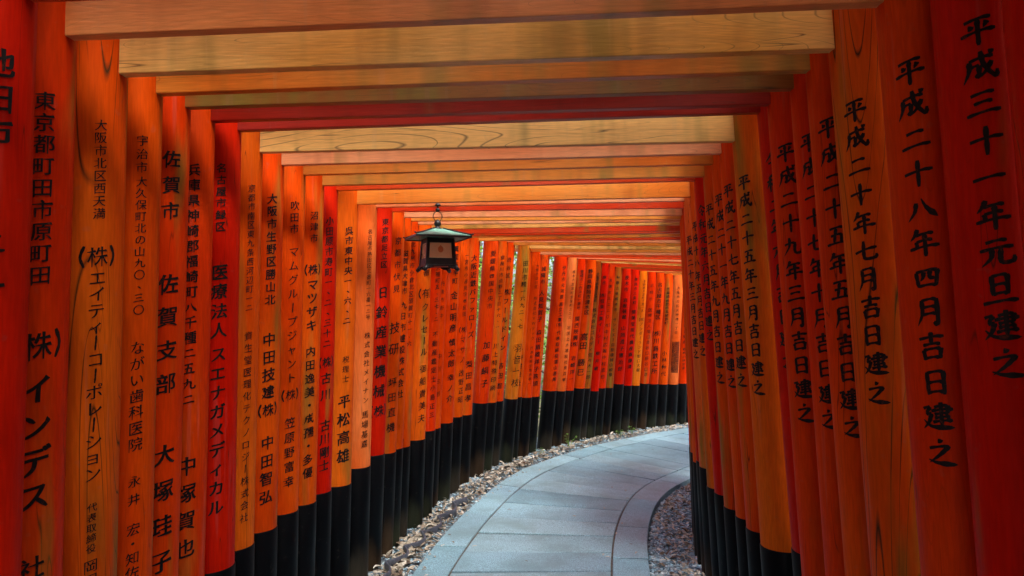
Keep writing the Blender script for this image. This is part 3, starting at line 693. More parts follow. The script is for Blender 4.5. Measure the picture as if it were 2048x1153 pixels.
# ------------------------------------------------------------------ torii gates
def post(g, side, mat, foot, parent, seed):
    W, r = g['W'], g['r']
    hb = g.get('bl' if side < 0 else 'br') or (0.66 + 0.03 * math.sin(seed * 1.7 + side))
    seg = 36
    def ring(z, rr, wob=0.0):
        out = []
        for k in range(seg):
            a = 2 * math.pi * k / seg
            q = rr * (1 + wob * noise.noise(Vector((math.cos(a) * 1.2 + seed, math.sin(a) * 1.2, z * 0.8))))
            ax = side * (W / 2 + r + (LEAN + (g.get('ll', 0) if side < 0 else 0)) * (H - z))
            out.append((ax + q * math.sin(a), -q * math.cos(a), z))
        return out
    zs = [hb - 0.02, 0.9, 1.2, 1.5, 1.8, 2.1, H + 0.1, H + 0.400]
    V = []; F = []
    for z in zs: V += ring(z, r, 0.008)
    for i in range(len(zs) - 1):
        for k in range(seg):
            k2 = (k + 1) % seg
            F.append((i * seg + k, i * seg + k2, (i + 1) * seg + k2, (i + 1) * seg + k))
    p = mesh_obj('post', V, F, mat, parent, True)
    zb = [-0.30, 0.0, 0.2, 0.4, hb - 0.004, hb, hb + 0.0005]
    rb = [r + .0035] * 4 + [r + .0032, r + .0015, r - .004]
    V = []; F = []
    for z, q in zip(zb, rb): V += ring(z, q, 0.008)
    for i in range(len(zb) - 1):
        for k in range(seg):
            k2 = (k + 1) % seg
            F.append((i * seg + k, i * seg + k2, (i + 1) * seg + k2, (i + 1) * seg + k))
    f = mesh_obj('black_foot', V, F, foot, p, False)
    f.data.polygons.foreach_set('use_smooth', [i < seg * 4 for i in range(len(F))])
    return p

def gate(k, g):
    yaw, roll = g['yaw'], g['roll']
    e = Vector((math.cos(yaw) * math.cos(roll), -math.sin(yaw) * math.cos(roll), -math.sin(roll)))
    up = Vector((math.cos(yaw) * math.sin(roll), -math.sin(yaw) * math.sin(roll), math.cos(roll)))
    fw = up.cross(e)
    R = Matrix((e, fw, up)).transposed()
    base = Vector(g['p']) - up * H + Vector((0, 0, EYE))
    t = empty('torii_gate', base, R.to_euler())
    seed = k + 20
    pc, bc, gp, gb, ap, ab = LOOK.get(k, random.choice([(VERM, VERM, .1, .1, .1, .1), (ORG, ORG, .2, .2, .2, .2), (RED, RED, .1, .1, 0, 0)]))
    mp = painted_wood('post_paint', pc[0], pc[1], 'z', seed, gp, ap, .8, .45 + .1 * math.sin(k * 2.1), .50, .05)
    mb = painted_wood('beam_paint', bc[0], bc[1], 'x', seed + 100, gb, ab, .8, .75 + .15 * math.sin(k * 1.3), .36, .75)
    W, r = g['W'], g['r']
    for side in (-1, 1):
        p = post(g, side, mp, FEET[(k * 2 + side) % len(FEET)], t, seed + side * .5)
        if ('L' if side < 0 else 'R') in g: inscription(g, side, p)
    hw = W / 2 + 2 * r + 0.09
    th = 0.017
    MB().box(-hw, hw, -th, th, H, H + 0.165, 0.003).build('tie_beam', mb, t)
    for side in (-1, 1):      # wedges that lock the tie beam outside the posts
        x = side * (W / 2 + 2 * r + 0.012)
        MB().box(x - 0.014, x + 0.014, -0.030, 0.030, H + 0.166, H + 0.185, 0.002).build('wedge', mb, t)
    # upper lintel with a lifted end and its dark cap
    hl = W / 2 + 2 * r + 0.26
    for nm, y, z0, z1, m in (('under_lintel', 0.024, H + 0.400, H + 0.445, mp), ('top_lintel', 0.030, H + 0.446, H + 0.484, M_LINTEL_TOP)):
        V = []; F = []; n = 12
        for i in range(n + 1):
            u = -1 + 2 * i / n; x = u * hl; lift = 0.05 * abs(u) ** 3
            for (yy, zz) in ((-y, z0), (y, z0), (y * 1.15, z1), (-y * 1.15, z1)): V.append((x, yy, zz + lift))
        for i in range(n):
            for q in range(4):
                q2 = (q + 1) % 4
                F.append((i * 4 + q, (i + 1) * 4 + q, (i + 1) * 4 + q2, i * 4 + q2))
        F.append((0, 1, 2, 3)); F.append(tuple(n * 4 + q for q in (3, 2, 1, 0)))
        mesh_obj(nm, V, F, m, t)
        hl += 0.03
    return t

# ------------------------------------------------------------------ the ground the path runs on
def track(s):
    T = TRACK
    if s <= T[0][0]: i = 0
    elif s >= T[-1][0]: i = len(T) - 2
    else:
        i = 0
        while T[i + 1][0] < s: i += 1
    a, b = T[i], T[i + 1]; u = (s - a[0]) / (b[0] - a[0])
    c = Vector(a[1:4]).lerp(Vector(b[1:4]), u); e = Vector(a[4:7]).lerp(Vector(b[4:7]), u)
    return c + Vector((0, 0, EYE)), e
def surf(s, l, dz=0.0):
    c, e = track(s); return c + e * l + Vector((0, 0, dz))
S0, S1 = TRACK[0][0], TRACK[-1][0]

# plane that stays below the shrine path everywhere
def land(x, y):
    d = max(0.0, math.hypot(x - 1.0, y - 5.0) - 9.0)
    z = -0.11 - 0.030 * (min(14, max(-3, y)) - 1.5)
    z += 0.10 * d * (0.5 + 0.5 * noise.noise(Vector((x * .05, y * .05, 3)))) * (1 if d < 60 else 60 / d)
    # unseen banks, added to block side light at the tunnel's near end
    k = min(1.0, max(0.0, (6.0 - y) / 2.5))
    bank = max(0.0, -1.9 - x) * k + max(0.0, x - 1.9 - max(0, (y - 4) * .4)) * min(1.0, max(0.0, (7.5 - y) / 2.5))
    return z + min(2.4, bank * 0.6)

n_soil = NT('forest_soil')
c_ = n_soil.coord()
n_soil.set(Base_Color=n_soil.mix(n_soil.ramp(n_soil.noise(c_, 3, 6, .65), .35, .7), (0.075, 0.055, 0.035), (0.07, 0.085, 0.03)), Roughness=0.9)
n_soil.bump(n_soil.noise(c_, 18, 5, .7), 0.6, 0.03)
V = []; F = []
xs = [-250, -150, -90, -60, -40, -28, -20] + [x * 0.5 for x in range(-28, 37)] + [24, 32, 45, 65, 100, 160, 250]
ys = [-250, -150, -90, -60, -40, -28, -20] + [y * 1.0 for y in range(-14, 27)] + [32, 40, 52, 70, 100, 160, 250]
for y in ys:
    for x in xs: V.append((x, y, land(x, y)))
nx = len(xs)
for j in range(len(ys) - 1):
    for i in range(nx - 1): F.append((j * nx + i, j * nx + i + 1, (j + 1) * nx + i + 1, (j + 1) * nx + i))
tag(mesh_obj('ground', V, F, n_soil.m, None, True), kind='structure')

# bedding below slabs and gravel
n_bed = NT('gravel_bed')
c_ = n_bed.coord()
n_bed.set(Base_Color=n_bed.mix(n_bed.ramp(n_bed.noise(c_, 60, 4, .7), .35, .65), (0.07, 0.09, 0.10), (0.20, 0.25, 0.28)), Roughness=0.9)
n_bed.bump(n_bed.noise(c_, 90, 4, .7), 0.8, 0.01)
V = []; F = []
LS = [-1.55, -1.30, -1.15, -1.05, -0.95, -0.86, -0.79, -0.74, 0.66, 0.71, 0.80, 0.92, 1.05, 1.2, 1.35, 1.55]
def bed_z(s, l):
    d = -0.014 if -0.73 < l < 0.65 else (-0.030 if l < 0 else -0.048)
    if abs(l) > 0.76: d += 0.012 * noise.noise(Vector((s * 4, l * 6, 1.3)))
    if l < -0.85: d += 0.012
    return d
ns = 150
for i in range(ns + 1):
    s = S0 + (S1 - S0) * i / ns
    for l in LS: V.append(surf(s, l, bed_z(s, l)))
for i in range(ns):
    for j in range(len(LS) - 1):
        a = i * len(LS) + j; F.append((a, a + 1, a + len(LS) + 1, a + len(LS)))
tag(mesh_obj('gravel_bed', V, F, n_bed.m, None, True), kind='structure')

# paving: cross slabs between two rows of border stones
M_MORTAR = simple('joint_mortar', (0.13, 0.12, 0.10), 0.9, 0.6, 50, 0.4)
V = []; F = []
for i in range(ns + 1):
    s = S0 + (S1 - S0) * i / ns
    for l in (-0.755, -0.555, 0.455, 0.682): V.append(surf(s, l, -0.0095))
    for l in (-0.755, 0.682): V.append(surf(s, l, -0.08))
for i in range(ns):
    a, b = i * 6, i * 6 + 6
    F += [(a, a + 1, b + 1, b), (a + 1, a + 2, b + 2, b + 1), (a + 2, a + 3, b + 3, b + 2), (a + 4, a, b, b + 4), (a + 3, a + 5, b + 5, b + 3)]
path = tag(mesh_obj('path', V, F, M_MORTAR), kind='structure')
SLABS = [stone_material('granite_slab', i, t) for i, t in enumerate([(0.255, 0.455, 0.56), (0.215, 0.395, 0.495), (0.29, 0.50, 0.60), (0.25, 0.43, 0.52), (0.20, 0.38, 0.475)])]
def slab(name, s0, s1, l0, l1, mat, skew=0.0, dz=0.0, nl=2):
    bm = bmesh.new()
    top = []; bot = []
    pts = []
    m = max(1, nl)
    for i in range(m + 1): pts.append((s0 + skew * 1.0, l0, i / m)) if False else None
    ring = [(s0 + skew, l0), (s0 - skew, l1)]
    side_r = [(s0 - skew + (s1 - s0) * i / m, l1) for i in range(1, m)]
    end = [(s1 - skew, l1), (s1 + skew, l0)]
    side_l = [(s1 + skew - (s1 - s0) * i / m, l0) for i in range(1, m)]
    loop = ring + side_r + end + side_l
    t1, t2 = random.uniform(-.0025, .0025), random.uniform(-.0025, .0025)
    tv = []; bv = []
    for q, (s, l) in enumerate(loop):
        w = (t1 if abs(s - s0) < abs(s - s1) else t2)
        tv.append(bm.verts.new(surf(s, l, dz + w))); bv.append(bm.verts.new(surf(s, l, -0.07)))
    ft = bm.faces.new(tv)
    k = len(loop)
    for q in range(k):
        bm.faces.new((tv[q], bv[q], bv[(q + 1) % k], tv[(q + 1) % k]))
    bm.normal_update()
    if ft.normal.z < 0:
        bmesh.ops.reverse_faces(bm, faces=bm.faces[:])
    bmesh.ops.bevel(bm, geom=list(ft.edges), offset=0.005, segments=2, profile=0.5, affect='EDGES')
    me = bpy.data.meshes.new(name); bm.to_mesh(me); bm.free()
    me.materials.append(mat)
    return link(bpy.data.objects.new(name, me), path)
s = 3.145 - 0.372 * 18; g_ = 0.0048
i = 0
while s < S1 - 0.5:
    w = 0.372 + (0.012 if i % 3 == 0 else -0.006)
    slab('paving_slab', s + g_, s + w - g_, -0.548, 0.450, random.choice(SLABS), -0.02 + 0.008 * math.sin(i * 2.7), random.uniform(-.001, .002))
    s += w; i += 1
s = 3.245 - 0.74 * 9; i = 0
while s < S1 - 0.8:
    w = 0.74 + random.uniform(-.03, .03)
    slab('border_stone', s + g_, s + w - g_, -0.785, -0.562, random.choice(SLABS), 0.006, random.uniform(0, .003), 4); s += w; i += 1
for s0, s1 in zip([-2.4, -1.6, -.8, 0, .75, 1.5, 2.27, 3.05, 3.83, 4.75, 5.81, 6.6, 7.4, 8.2, 9.0, 9.8], [-1.6, -.8, 0, .75, 1.5, 2.27, 3.05, 3.83, 4.75, 5.81, 6.6, 7.4, 8.2, 9.0, 9.8, 10.6]):
    slab('border_stone', s0 + g_, s1 - g_, 0.463, 0.695, random.choice(SLABS), 0.004, random.uniform(0, .003), 5)

# ------------------------------------------------------------------ the gates
NAMES = {
 -1: 'deep red torii gate whose plain post just enters the right edge of the picture',
 0: 'deep red torii gate nearest the viewer, right post dated 平成三十一年元旦',
 1: 'vermilion torii gate with the nearest visible cross beam, right post dated 平成二十八年四月',
 2: 'yellowed torii gate with dark wood grain on post, right post dated 平成二十年七月',
 3: 'orange torii gate directly behind the grainy yellow one, left post starting 宇治市',
 4: 'torii gate with a dark algae-stained beam, left post starting 佐賀市 in large characters',
 5: 'torii gate with a dark red beam, left post starting 兵庫県神崎郡',
 6: 'fresh red torii gate with left post starting 名古屋市緑区, its beam almost hidden',
 7: 'golden torii gate with knotty swirling grain on its beam, right post dated 平成二十五年三月',
 8: 'orange torii gate behind the knotty beam, left post starting 大阪市生野区',
 9: 'orange torii gate with left post starting Suita 吹田市', 10: 'torii gate with green algae on its beam, left post starting 沼津市',
 11: 'red torii gate with only a thin strip of beam showing, left post starting 小田原市',
 12: 'yellow orange torii gate with left post starting 呉市東中央',
 13: 'pale pinkish torii gate that the hanging lantern hangs from, small writing on left post',
 14: 'bright red torii gate with bold writing starting 東京都足立区 on left post',
 15: 'torii gate with a pale level beam behind the lantern ring, left post starting 京都市伏見',
 16: 'orange torii gate half hidden between the 京都市伏見 post and the 北九州市 post',
 17: 'orange torii gate with left post starting 北九州市小倉北区, left of the lantern',
 18: 'yellow torii gate whose left post shows straight below the lantern, written （有）クレセール',
 19: 'vermilion torii gate just right of the yellow post below the lantern, small thin writing',
 20: 'mostly hidden orange torii gate left of the post starting 箕面市',
 21: 'orange torii gate with left post starting 箕面市半町, at the right edge of lantern',
 22: 'orange torii gate with left post starting Ichinomiya 一宮市, third right of the lantern', 23: 'orange torii gate with left post starting 大阪近鉄, before the first green gap',
 24: 'bright vermilion torii gate after the first green gap, left post starting 愛媛県', 25: 'orange torii gate with left post starting Neyagawa 寝屋川市, second after the first green gap',
 26: 'orange torii gate with left post starting 渋谷区, before the second green gap',
 27: 'yellow torii gate after the second green gap, left post starting 田川市',
 28: 'torii gate almost hidden right behind the yellow 田川市 post', 29: 'orange torii gate with very small writing starting 大阪市淀川区 on left post',
 30: 'vermilion torii gate with left post starting 城陽市, before the widest bright gap',
 31: 'bright vermilion torii gate after the widest bright gap, left post starting 伊丹市',
 32: 'pale washed-out torii gate with faint writing, right behind the 伊丹市 post',
 33: 'vermilion torii gate with left post starting 豊橋市, after the pale post', 34: 'orange torii gate with bold writing starting 静岡県静岡市 on left post',
 35: 'brownish torii gate just right of the 静岡県静岡市 post', 36: 'red torii gate with left post starting 堺市',
 37: 'vermilion torii gate between the red 堺市 post and a dark brown post', 38: 'dark brown narrow torii gate left of the red 茨木市 post',
 39: 'red torii gate with bold writing starting 茨木市', 40: 'red torii gate just left of the far yellow post',
 41: 'far yellow torii gate between red posts near the end of the curve', 42: 'vermilion torii gate just right of the far yellow post',
 43: 'far vermilion torii gate with left post starting 名古屋市千種区', 44: 'far orange torii gate left of the post with the black plaque',
 45: 'far pale torii gate whose post carries a black gridded plaque', 46: 'farthest torii gate with writing, beside the right-hand posts'}
for k in sorted(GATES):
    if k > 49: continue            # further gates left out to let light into the far end; the path goes on
    t = gate(k, GATES[k])
    nm = NAMES.get(k) or ('torii gate of the tunnel behind the viewer' if k < 0 else 'torii gate hidden beyond the bend of the tunnel')
    tag(t, nm, 'torii gate', 'torii gates forming the tunnel')
    if k == 45:       # black list plaque fixed to the post
        g = GATES[k]; V = []; F = []
        a0 = math.radians(48)
        def patch(u0, u1, z0, z1, off):
            b = len(V); n = 5
            for q in range(n + 1):
                u = u0 + (u1 - u0) * q / n
                for z in (z0, z1): V.append(post_point(g['W'], g['r'], -1, z, a0 + u / g['r'], off))
            for q in range(n): F.append((b + 2 * q, b + 2 * q + 2, b + 2 * q + 3, b + 2 * q + 1))
        for c in range(7):
            for q in range(26):
                if True:
                    u = -0.060 + c * 0.0175; z = 0.815 + q * 0.0185
                    patch(u, u + 0.0145, z, z + 0.0155 * random.uniform(.7, 1), 0.0014)
        mesh_obj('name_list', V, F, M_INK, [c for c in t.children if c.name.startswith('post')][0])

# ------------------------------------------------------------------ gravel, leaf litter
def store_piece(o, vals):
    a = o.data.attributes.new('piece', 'FLOAT', 'POINT'); a.data.foreach_set('value', vals)

bm = bmesh.new(); bmesh.ops.create_icosphere(bm, subdivisions=1, radius=1.0)
ICO_V = [v.co.copy() for v in bm.verts]; bm.verts.index_update(); ICO_F = [tuple(v.index for v in f.verts) for f in bm.faces]; bm.free()
M_STONES = per_piece('gravel_stones', [(0.08, 0.16, 0.22), (0.19, 0.35, 0.46), (0.31, 0.51, 0.64), (0.44, 0.64, 0.76), (0.30, 0.40, 0.44), (0.70, 0.82, 0.86)], 0.6)
V = []; F = []; P = []
def stone(s, l, size, lift):
    p = surf(s, l, bed_z(s, l) + lift)
    R = Matrix.Rotation(random.uniform(0, 6.28), 3, 'Z') @ Matrix.Rotation(random.uniform(-.5, .5), 3, 'X')
    sc = Vector((size * random.uniform(.8, 1.35), size * random.uniform(.6, 1.0), size * random.uniform(.35, .65)))
    b = len(V); pv = random.random() ** 1.1
    for v in ICO_V:
        q = Vector((v.x * sc.x, v.y * sc.y, v.z * sc.z)) * random.uniform(.85, 1.12)
        V.append(p + R @ q); P.append(pv)
    F.extend(tuple(b + i for i in f) for f in ICO_F)
for _ in range(8500):
    s = 1.6 + 8.6 * random.random(); stone(s, random.uniform(-1.13, -0.80), random.triangular(.004, .016, .007), random.uniform(0, .012))
for _ in range(9000):
    s = 1.7 + 5.4 * random.random() ** 1.2; stone(s, random.uniform(0.705, 1.16), random.triangular(.005, .019, .010), random.uniform(0, .012))
gr = mesh_obj('gravel', V, F, M_STONES, None, False)
store_piece(gr, P)
tag(gr, 'blue grey gravel along both sides of the paving', 'gravel', None, 'stuff')

M_LEAF = per_piece('dry_leaves', [(0.12, 0.085, 0.055), (0.26, 0.22, 0.16), (0.45, 0.42, 0.34), (0.58, 0.56, 0.48), (0.34, 0.30, 0.23), (0.68, 0.69, 0.62)], 0.65, 60)
def leaf_mesh(L, wd, curl, bend):
    """a curled dry leaf: five stations, raised rims, pointed ends"""
    st = [(0, 0.02), (.22, .75), (.5, 1.0), (.78, .62), (1.0, 0.02)]
    vv = []
    for (t, w) in st:
        x = (t - .5) * L; z = bend * L * (1 - (2 * t - 1) ** 2)
        for q in (-1, 0, 1): vv.append(Vector((x, q * w * wd / 2, z + (curl * wd * w if q else 0) + .001)))
    ff = []
    for i in range(4):
        for q in range(2): ff.append((i * 3 + q, i * 3 + 3 + q, i * 3 + 4 + q, i * 3 + 1 + q))
    return vv, ff
V = []; F = []; P = []
def drop_leaf(s, l, size, lift):
    vv, ff = leaf_mesh(size, size * random.uniform(.26, .42), random.uniform(-.1, .45), random.uniform(-.08, .2))
    p = surf(s, l, bed_z(s, l) + lift)
    R = Matrix.Rotation(random.uniform(0, 6.28), 3, 'Z') @ Matrix.Rotation(random.gauss(0, .42), 3, 'X') @ Matrix.Rotation(random.gauss(0, .3), 3, 'Y')
    b = len(V); pv = random.random()
    for v in vv: V.append(p + R @ v); P.append(pv)
    F.extend(tuple(b + i for i in f) for f in ff)
for _ in range(2900):
    s = 1.6 + 8.4 * random.random() ** 1.25
    dens = 0.45 + 0.55 * noise.noise(Vector((s * 1.6, 0, 0)))
    if s > 5.6 and random.random() > .55: continue
    drop_leaf(s, random.triangular(-1.10, -0.79, -0.90), random.uniform(.034, .085), random.uniform(.010, .034))
for _ in range(800):
    s = 1.7 + 5.2 * random.random()
    l = random.triangular(.71, 1.15, .74 if s > 4 else .95)
    drop_leaf(s, l, random.uniform(.030, .070), random.uniform(.008, .020))
for _ in range(110):
    s = 1.8 + 7.0 * random.random(); l = -0.80 + abs(random.gauss(0, .05))
    vv, ff = leaf_mesh(random.uniform(.018, .045), .014, .25, .08)
    R = Matrix.Rotation(random.uniform(0, 6.28), 3, 'Z'); b = len(V); pv = random.random(); p = surf(s, l, .006)
    for v in vv: V.append(p + R @ v); P.append(pv)
    F.extend(tuple(b + i for i in f) for f in ff)
lf = mesh_obj('leaf_litter', V, F, M_LEAF, None, True)
store_piece(lf, P)
tag(lf, 'beige dry leaf litter over the gravel strips', 'leaves', None, 'stuff')

# single leaves lying on the paving
for (s, l) in [(3.0, -.72), (3.22, -.50), (3.1, .40), (3.15, .62), (4.0, .10), (4.05, -.45), (4.9, -.05), (5.05, .22), (5.0, .36), (3.6, .47), (3.9, .49), (5.3, -.62), (4.5, -.60), (6.3, .33), (3.35, .58), (2.95, -.1), (5.9, .05), (4.3, .30), (6.6, -.4), (3.05, .43), (4.7, .44), (7.3, -.2)]:
    L_ = random.uniform(.026, .046)
    vv, ff = leaf_mesh(L_, L_ * .42, random.uniform(.05, .4), random.uniform(0, .15))
    o = mesh_obj('fallen_leaf', vv, ff, M_LEAF, None, True)
    store_piece(o, [random.random()] * len(vv))
    o.location = surf(s, l, 0.0045); o.rotation_euler = (0, 0, random.uniform(0, 6.28))
    tag(o, 'small dry leaf lying by itself on the grey paving', 'leaf', 'single leaves on the paving')

# ------------------------------------------------------------------ scalloped edging on the left
M_EDGE = simple('grey_plastic_edging', (0.075, 0.086, 0.115), 0.42, 0.3, 30, 0.1)
V = []; F = []
n = 160
for i in range(n + 1):
    s = 1.9 + 2.25 * i / n
    ph = (s / 0.31) % 1.0
    l = -0.960 + 0.080 * abs(math.sin(math.pi * ph)) + 0.03 * math.sin(s * 2)
    for (dl, dz) in ((-.008, -.05), (-.008, .040), (-.004, .045), (.004, .045), (.008, .040), (.008, -.05)):
        V.append(surf(s, l + dl, dz + 0.010 * math.sin(s * 5.1)))
for i in range(n):
    for q in range(6):
        F.append((i * 6 + q, i * 6 + (q + 1) % 6, i * 6 + 6 + (q + 1) % 6, i * 6 + 6 + q))
ed = mesh_obj('garden_edging', V, F, M_EDGE, None, True)
tag(ed, 'wavy grey plastic edging strip among the leaves beside the left black posts', 'edging')

# wooden stake
sk = MB().box(-.014, .014, -.014, .014, -.15, .30, .002, Matrix.Rotation(.05, 4, 'Y')).build('wooden_stake', simple('raw_wood', (.50, .38, .25), .7, .3, 40, .2))
sk.location = surf(1.86, -0.985, 0.0); sk.rotation_euler = (0, 0, .5)
tag(sk, 'short pale wooden stake in front of the left black posts', 'stake')

# ------------------------------------------------------------------ hanging lantern
M_COPPER = NT('verdigris_copper'); c_ = M_COPPER.coord()
v_ = M_COPPER.noise(c_, 22, 5, .65)
M_COPPER.set(Base_Color=M_COPPER.mix(M_COPPER.ramp(v_, .35, .7), (0.08, 0.23, 0.18), (0.17, 0.35, 0.28)), Roughness=0.55)
M_COPPER.bump(v_, .2, .002); M_COPPER = M_COPPER.m
M_IRON = simple('dark_bronze', (0.014, 0.016, 0.018), 0.42, 0.5, 30, 0.15, 0.3)
M_BRONZE_TRIM = simple('brown_bronze', (0.10, 0.055, 0.03), 0.4, 0.4, 30, 0.1, 0.4)
n_ = NT('frosted_lantern_glass'); n_.set(Base_Color=(0.90, 0.62, 0.34), Roughness=0.22)
n_.b.inputs['Transmission Weight'].default_value = 0.1
M_GLASS = n_.m
M_GOLD = simple('pale_brass_frame', (0.80, 0.62, 0.34), 0.4, 0.2, 30, 0.05, 0.0)
M_JEWEL = simple('orange_emblem', (0.62, 0.20, 0.05), 0.4, 0.2, 30, 0.05)

lz = 0.632 + EYE
lan = empty('hanging_lantern', (-0.459, 4.20, lz), (0, 0, math.radians(20)))
tag(lan, 'square hanging lantern with green copper roof and dark metal frame below a beam', 'lantern')
hk = MB().lathe([(.006, 0.012), (.018, 0.0), (.020, -.006), (.007, -.010), (.006, -.018)], 12)
hk.lathe([(.003, -.046), (.012, -.042), (.015, -.033), (.012, -.024), (.003, -.020)], 12)
hk.build('hook', M_IRON, lan, True)
rg = [(0.028 * math.cos(a), 0, -.073 + .030 * math.sin(a)) for a in [2 * math.pi * k / 28 for k in range(28)]]
MB().tube(rg, .0028, 6, True).build('ring', M_BRONZE_TRIM, lan, True)
ZR = -0.203                       # eave level of the roof
fin = MB().lathe([(.030, ZR + .046), (.034, ZR + .053), (.018, ZR + .061), (.014, ZR + .069), (.021, ZR + .078), (.023, ZR + .088), (.015, ZR + .101), (.004, ZR + .112)], 14)
fin.build('finial', M_IRON, lan, True)
# roof: four slightly hollow slopes with a thickness, ribs and an eave rim
ro_ = 0.167
prof = [(1.0, 0.0), (.74, .017), (.48, .035), (.28, .049), (.17, .057)]
V = []; F = []
for (q, z) in prof:
    lift = 0.003 * q ** 3
    V += [(sx * ro_ * q, sy * ro_ * q, ZR + z * .92 + lift) for sx, sy in ((-1, -1), (1, -1), (1, 1), (-1, 1))]
for i in range(len(prof) - 1):
    for k in range(4):
        F.append((i * 4 + k, i * 4 + (k + 1) % 4, i * 4 + 4 + (k + 1) % 4, i * 4 + 4 + k))
F.append((16, 17, 18, 19))
b = len(V)
V += [(sx * ro_, sy * ro_, ZR - .006) for sx, sy in ((-1, -1), (1, -1), (1, 1), (-1, 1))]
for k in range(4): F.append((b + k, b + (k + 1) % 4, (k + 1) % 4, k))
F.append((b + 3, b + 2, b + 1, b))
roof = mesh_obj('roof', V, F, M_COPPER, lan)
for sx, sy in ((-1, -1), (1, -1), (1, 1), (-1, 1)):
    MB().tube([(sx * ro_ * q * 1.01, sy * ro_ * q * 1.01, ZR + z * .92 + .003 * q ** 3 + .003) for q, z in [(1.06, .004)] + prof], .0045, 6).build('hip_rib', M_IRON, roof, True)
mm = MB()
for sx in (-1, 1):
    mm.box(-ro_ - .004, ro_ + .004, sx * ro_ - .004, sx * ro_ + .004, ZR - .012, ZR - .001, .001)
    mm.box(sx * ro_ - .004, sx * ro_ + .004, -ro_ + .004, ro_ - .004, ZR - .0115, ZR - .0015, .001)
mm.build('eave_rim', M_IRON, roof)
# body frame, wider at the bottom
a_, b_ = 0.080, 0.092
z_t, z_b = ZR - .010, ZR - .172
def bw(z): return a_ + (b_ - a_) * (z_t - z) / (z_t - z_b)
mm = MB()
for sx, sy in ((-1, -1), (1, -1), (1, 1), (-1, 1)):
    mm.tube([(sx * bw(z) * .94, sy * bw(z) * .94, z) for z in (z_t, z_b)], .0125, 4)
def rail(z0, z1, off):
    for k in range(4):
        R = Matrix.Rotation(k * math.pi / 2, 4, 'Z')
        w0, w1 = bw(z0), bw(z1)
        vv = [(-w0, -w0, z0), (w0, -w0, z0), (w1, -w1, z1), (-w1, -w1, z1)]
        vi = [(x * .9, y * .86, z) for x, y, z in vv]
        V8 = [R @ Vector(p) for p in vv + vi]
        mm.add(V8, [(0, 1, 2, 3), (7, 6, 5, 4), (0, 4, 5, 1), (3, 2, 6, 7), (1, 5, 6, 2), (0, 3, 7, 4)])
rail(z_t, z_t - .028, 0); rail(z_b + .040, z_b, 0)
mm.build('body_frame', M_IRON, lan)
# panels with the round jewel emblem
p0, p1 = z_t - .030, z_b + .042
for k in range(4):
    R = Matrix.Rotation(k * math.pi / 2, 4, 'Z')
    def pt(x, z, off): return R @ Vector((x, -(bw(z) * .92 + off), z))
    wi = .069
    o = mesh_obj('panel', [pt(-wi, p1, 0), pt(wi, p1, 0), pt(wi * .95, p0, 0), pt(-wi * .95, p0, 0), pt(-wi, p1, -.004), pt(wi, p1, -.004), pt(wi * .95, p0, -.004), pt(-wi * .95, p0, -.004)],
                 [(0, 1, 2, 3), (7, 6, 5, 4), (0, 4, 5, 1), (1, 5, 6, 2), (2, 6, 7, 3), (3, 7, 4, 0)], M_GLASS, lan)
    mf = MB(); c4 = [pt(-wi, p1, .001), pt(wi, p1, .001), pt(wi * .95, p0, .001), pt(-wi * .95, p0, .001)]
    mf.tube(c4, .0022, 5, True); mf.build('panel_frame', M_GOLD, o)
    zc = (p0 + p1) / 2 + .006; mj = MB(); mr = MB()
    V = [pt(0, zc, .0012)] + [pt(.017 * math.cos(t), zc + .020 * math.sin(t) + (.008 if abs(t - math.pi / 2) < .3 else 0), .0012) for t in [2 * math.pi * q / 20 for q in range(20)]]
    mj.add(V, [(0, 1 + q, 1 + (q + 1) % 20) for q in range(20)]); mj.build('jewel_emblem', M_JEWEL, o)
    mr.tube([pt(.029 * math.cos(t), zc - .004 + .031 * math.sin(t), .0012) for t in [2 * math.pi * q / 24 for q in range(24)]], .0011, 4, True)
    for sx in (-1, 1):
        for dz in (-.010, .002): mr.tube([pt(sx * .034, zc + dz, .0012), pt(sx * .056, zc + dz, .0012)], .0012, 4)
    mr.build('emblem_lines', M_GOLD, o)
# base skirt with four scrolled feet
mm = MB()
mm.box(-.097, .097, -.097, .097, z_b - .010, z_b - .001, .002)
mm.build('base_plate', M_IRON, lan)
for sx, sy in ((-1, -1), (1, -1), (1, 1), (-1, 1)):
    mf = MB()
    mf.tube([(sx * .086, sy * .086, z_b - .009), (sx * .094, sy * .094, z_b - .020), (sx * .105, sy * .105, z_b - .034)], [.016, .014, .012], 8)
    for dx, dy in ((-sx * .030, 0), (0, -sy * .030)):
        mf.tube([(sx * .092, sy * .092, z_b - .014), (sx * .092 + dx * .7, sy * .092 + dy * .7, z_b - .018), (sx * .090 + dx * 1.5, sy * .090 + dy * 1.5, z_b - .011)], [.010, .008, .004], 6)
    mf.build('foot', M_IRON, lan, True)
MB().tube([(-ro_ * .86, -ro_ * .75, ZR - .006), (-ro_ * .84, -ro_ * .73, ZR - .05), (-ro_ * .70, -ro_ * .65, ZR - .13), (-.094, -.096, z_b - .01)], .0012, 5).build('wire', M_IRON, lan)

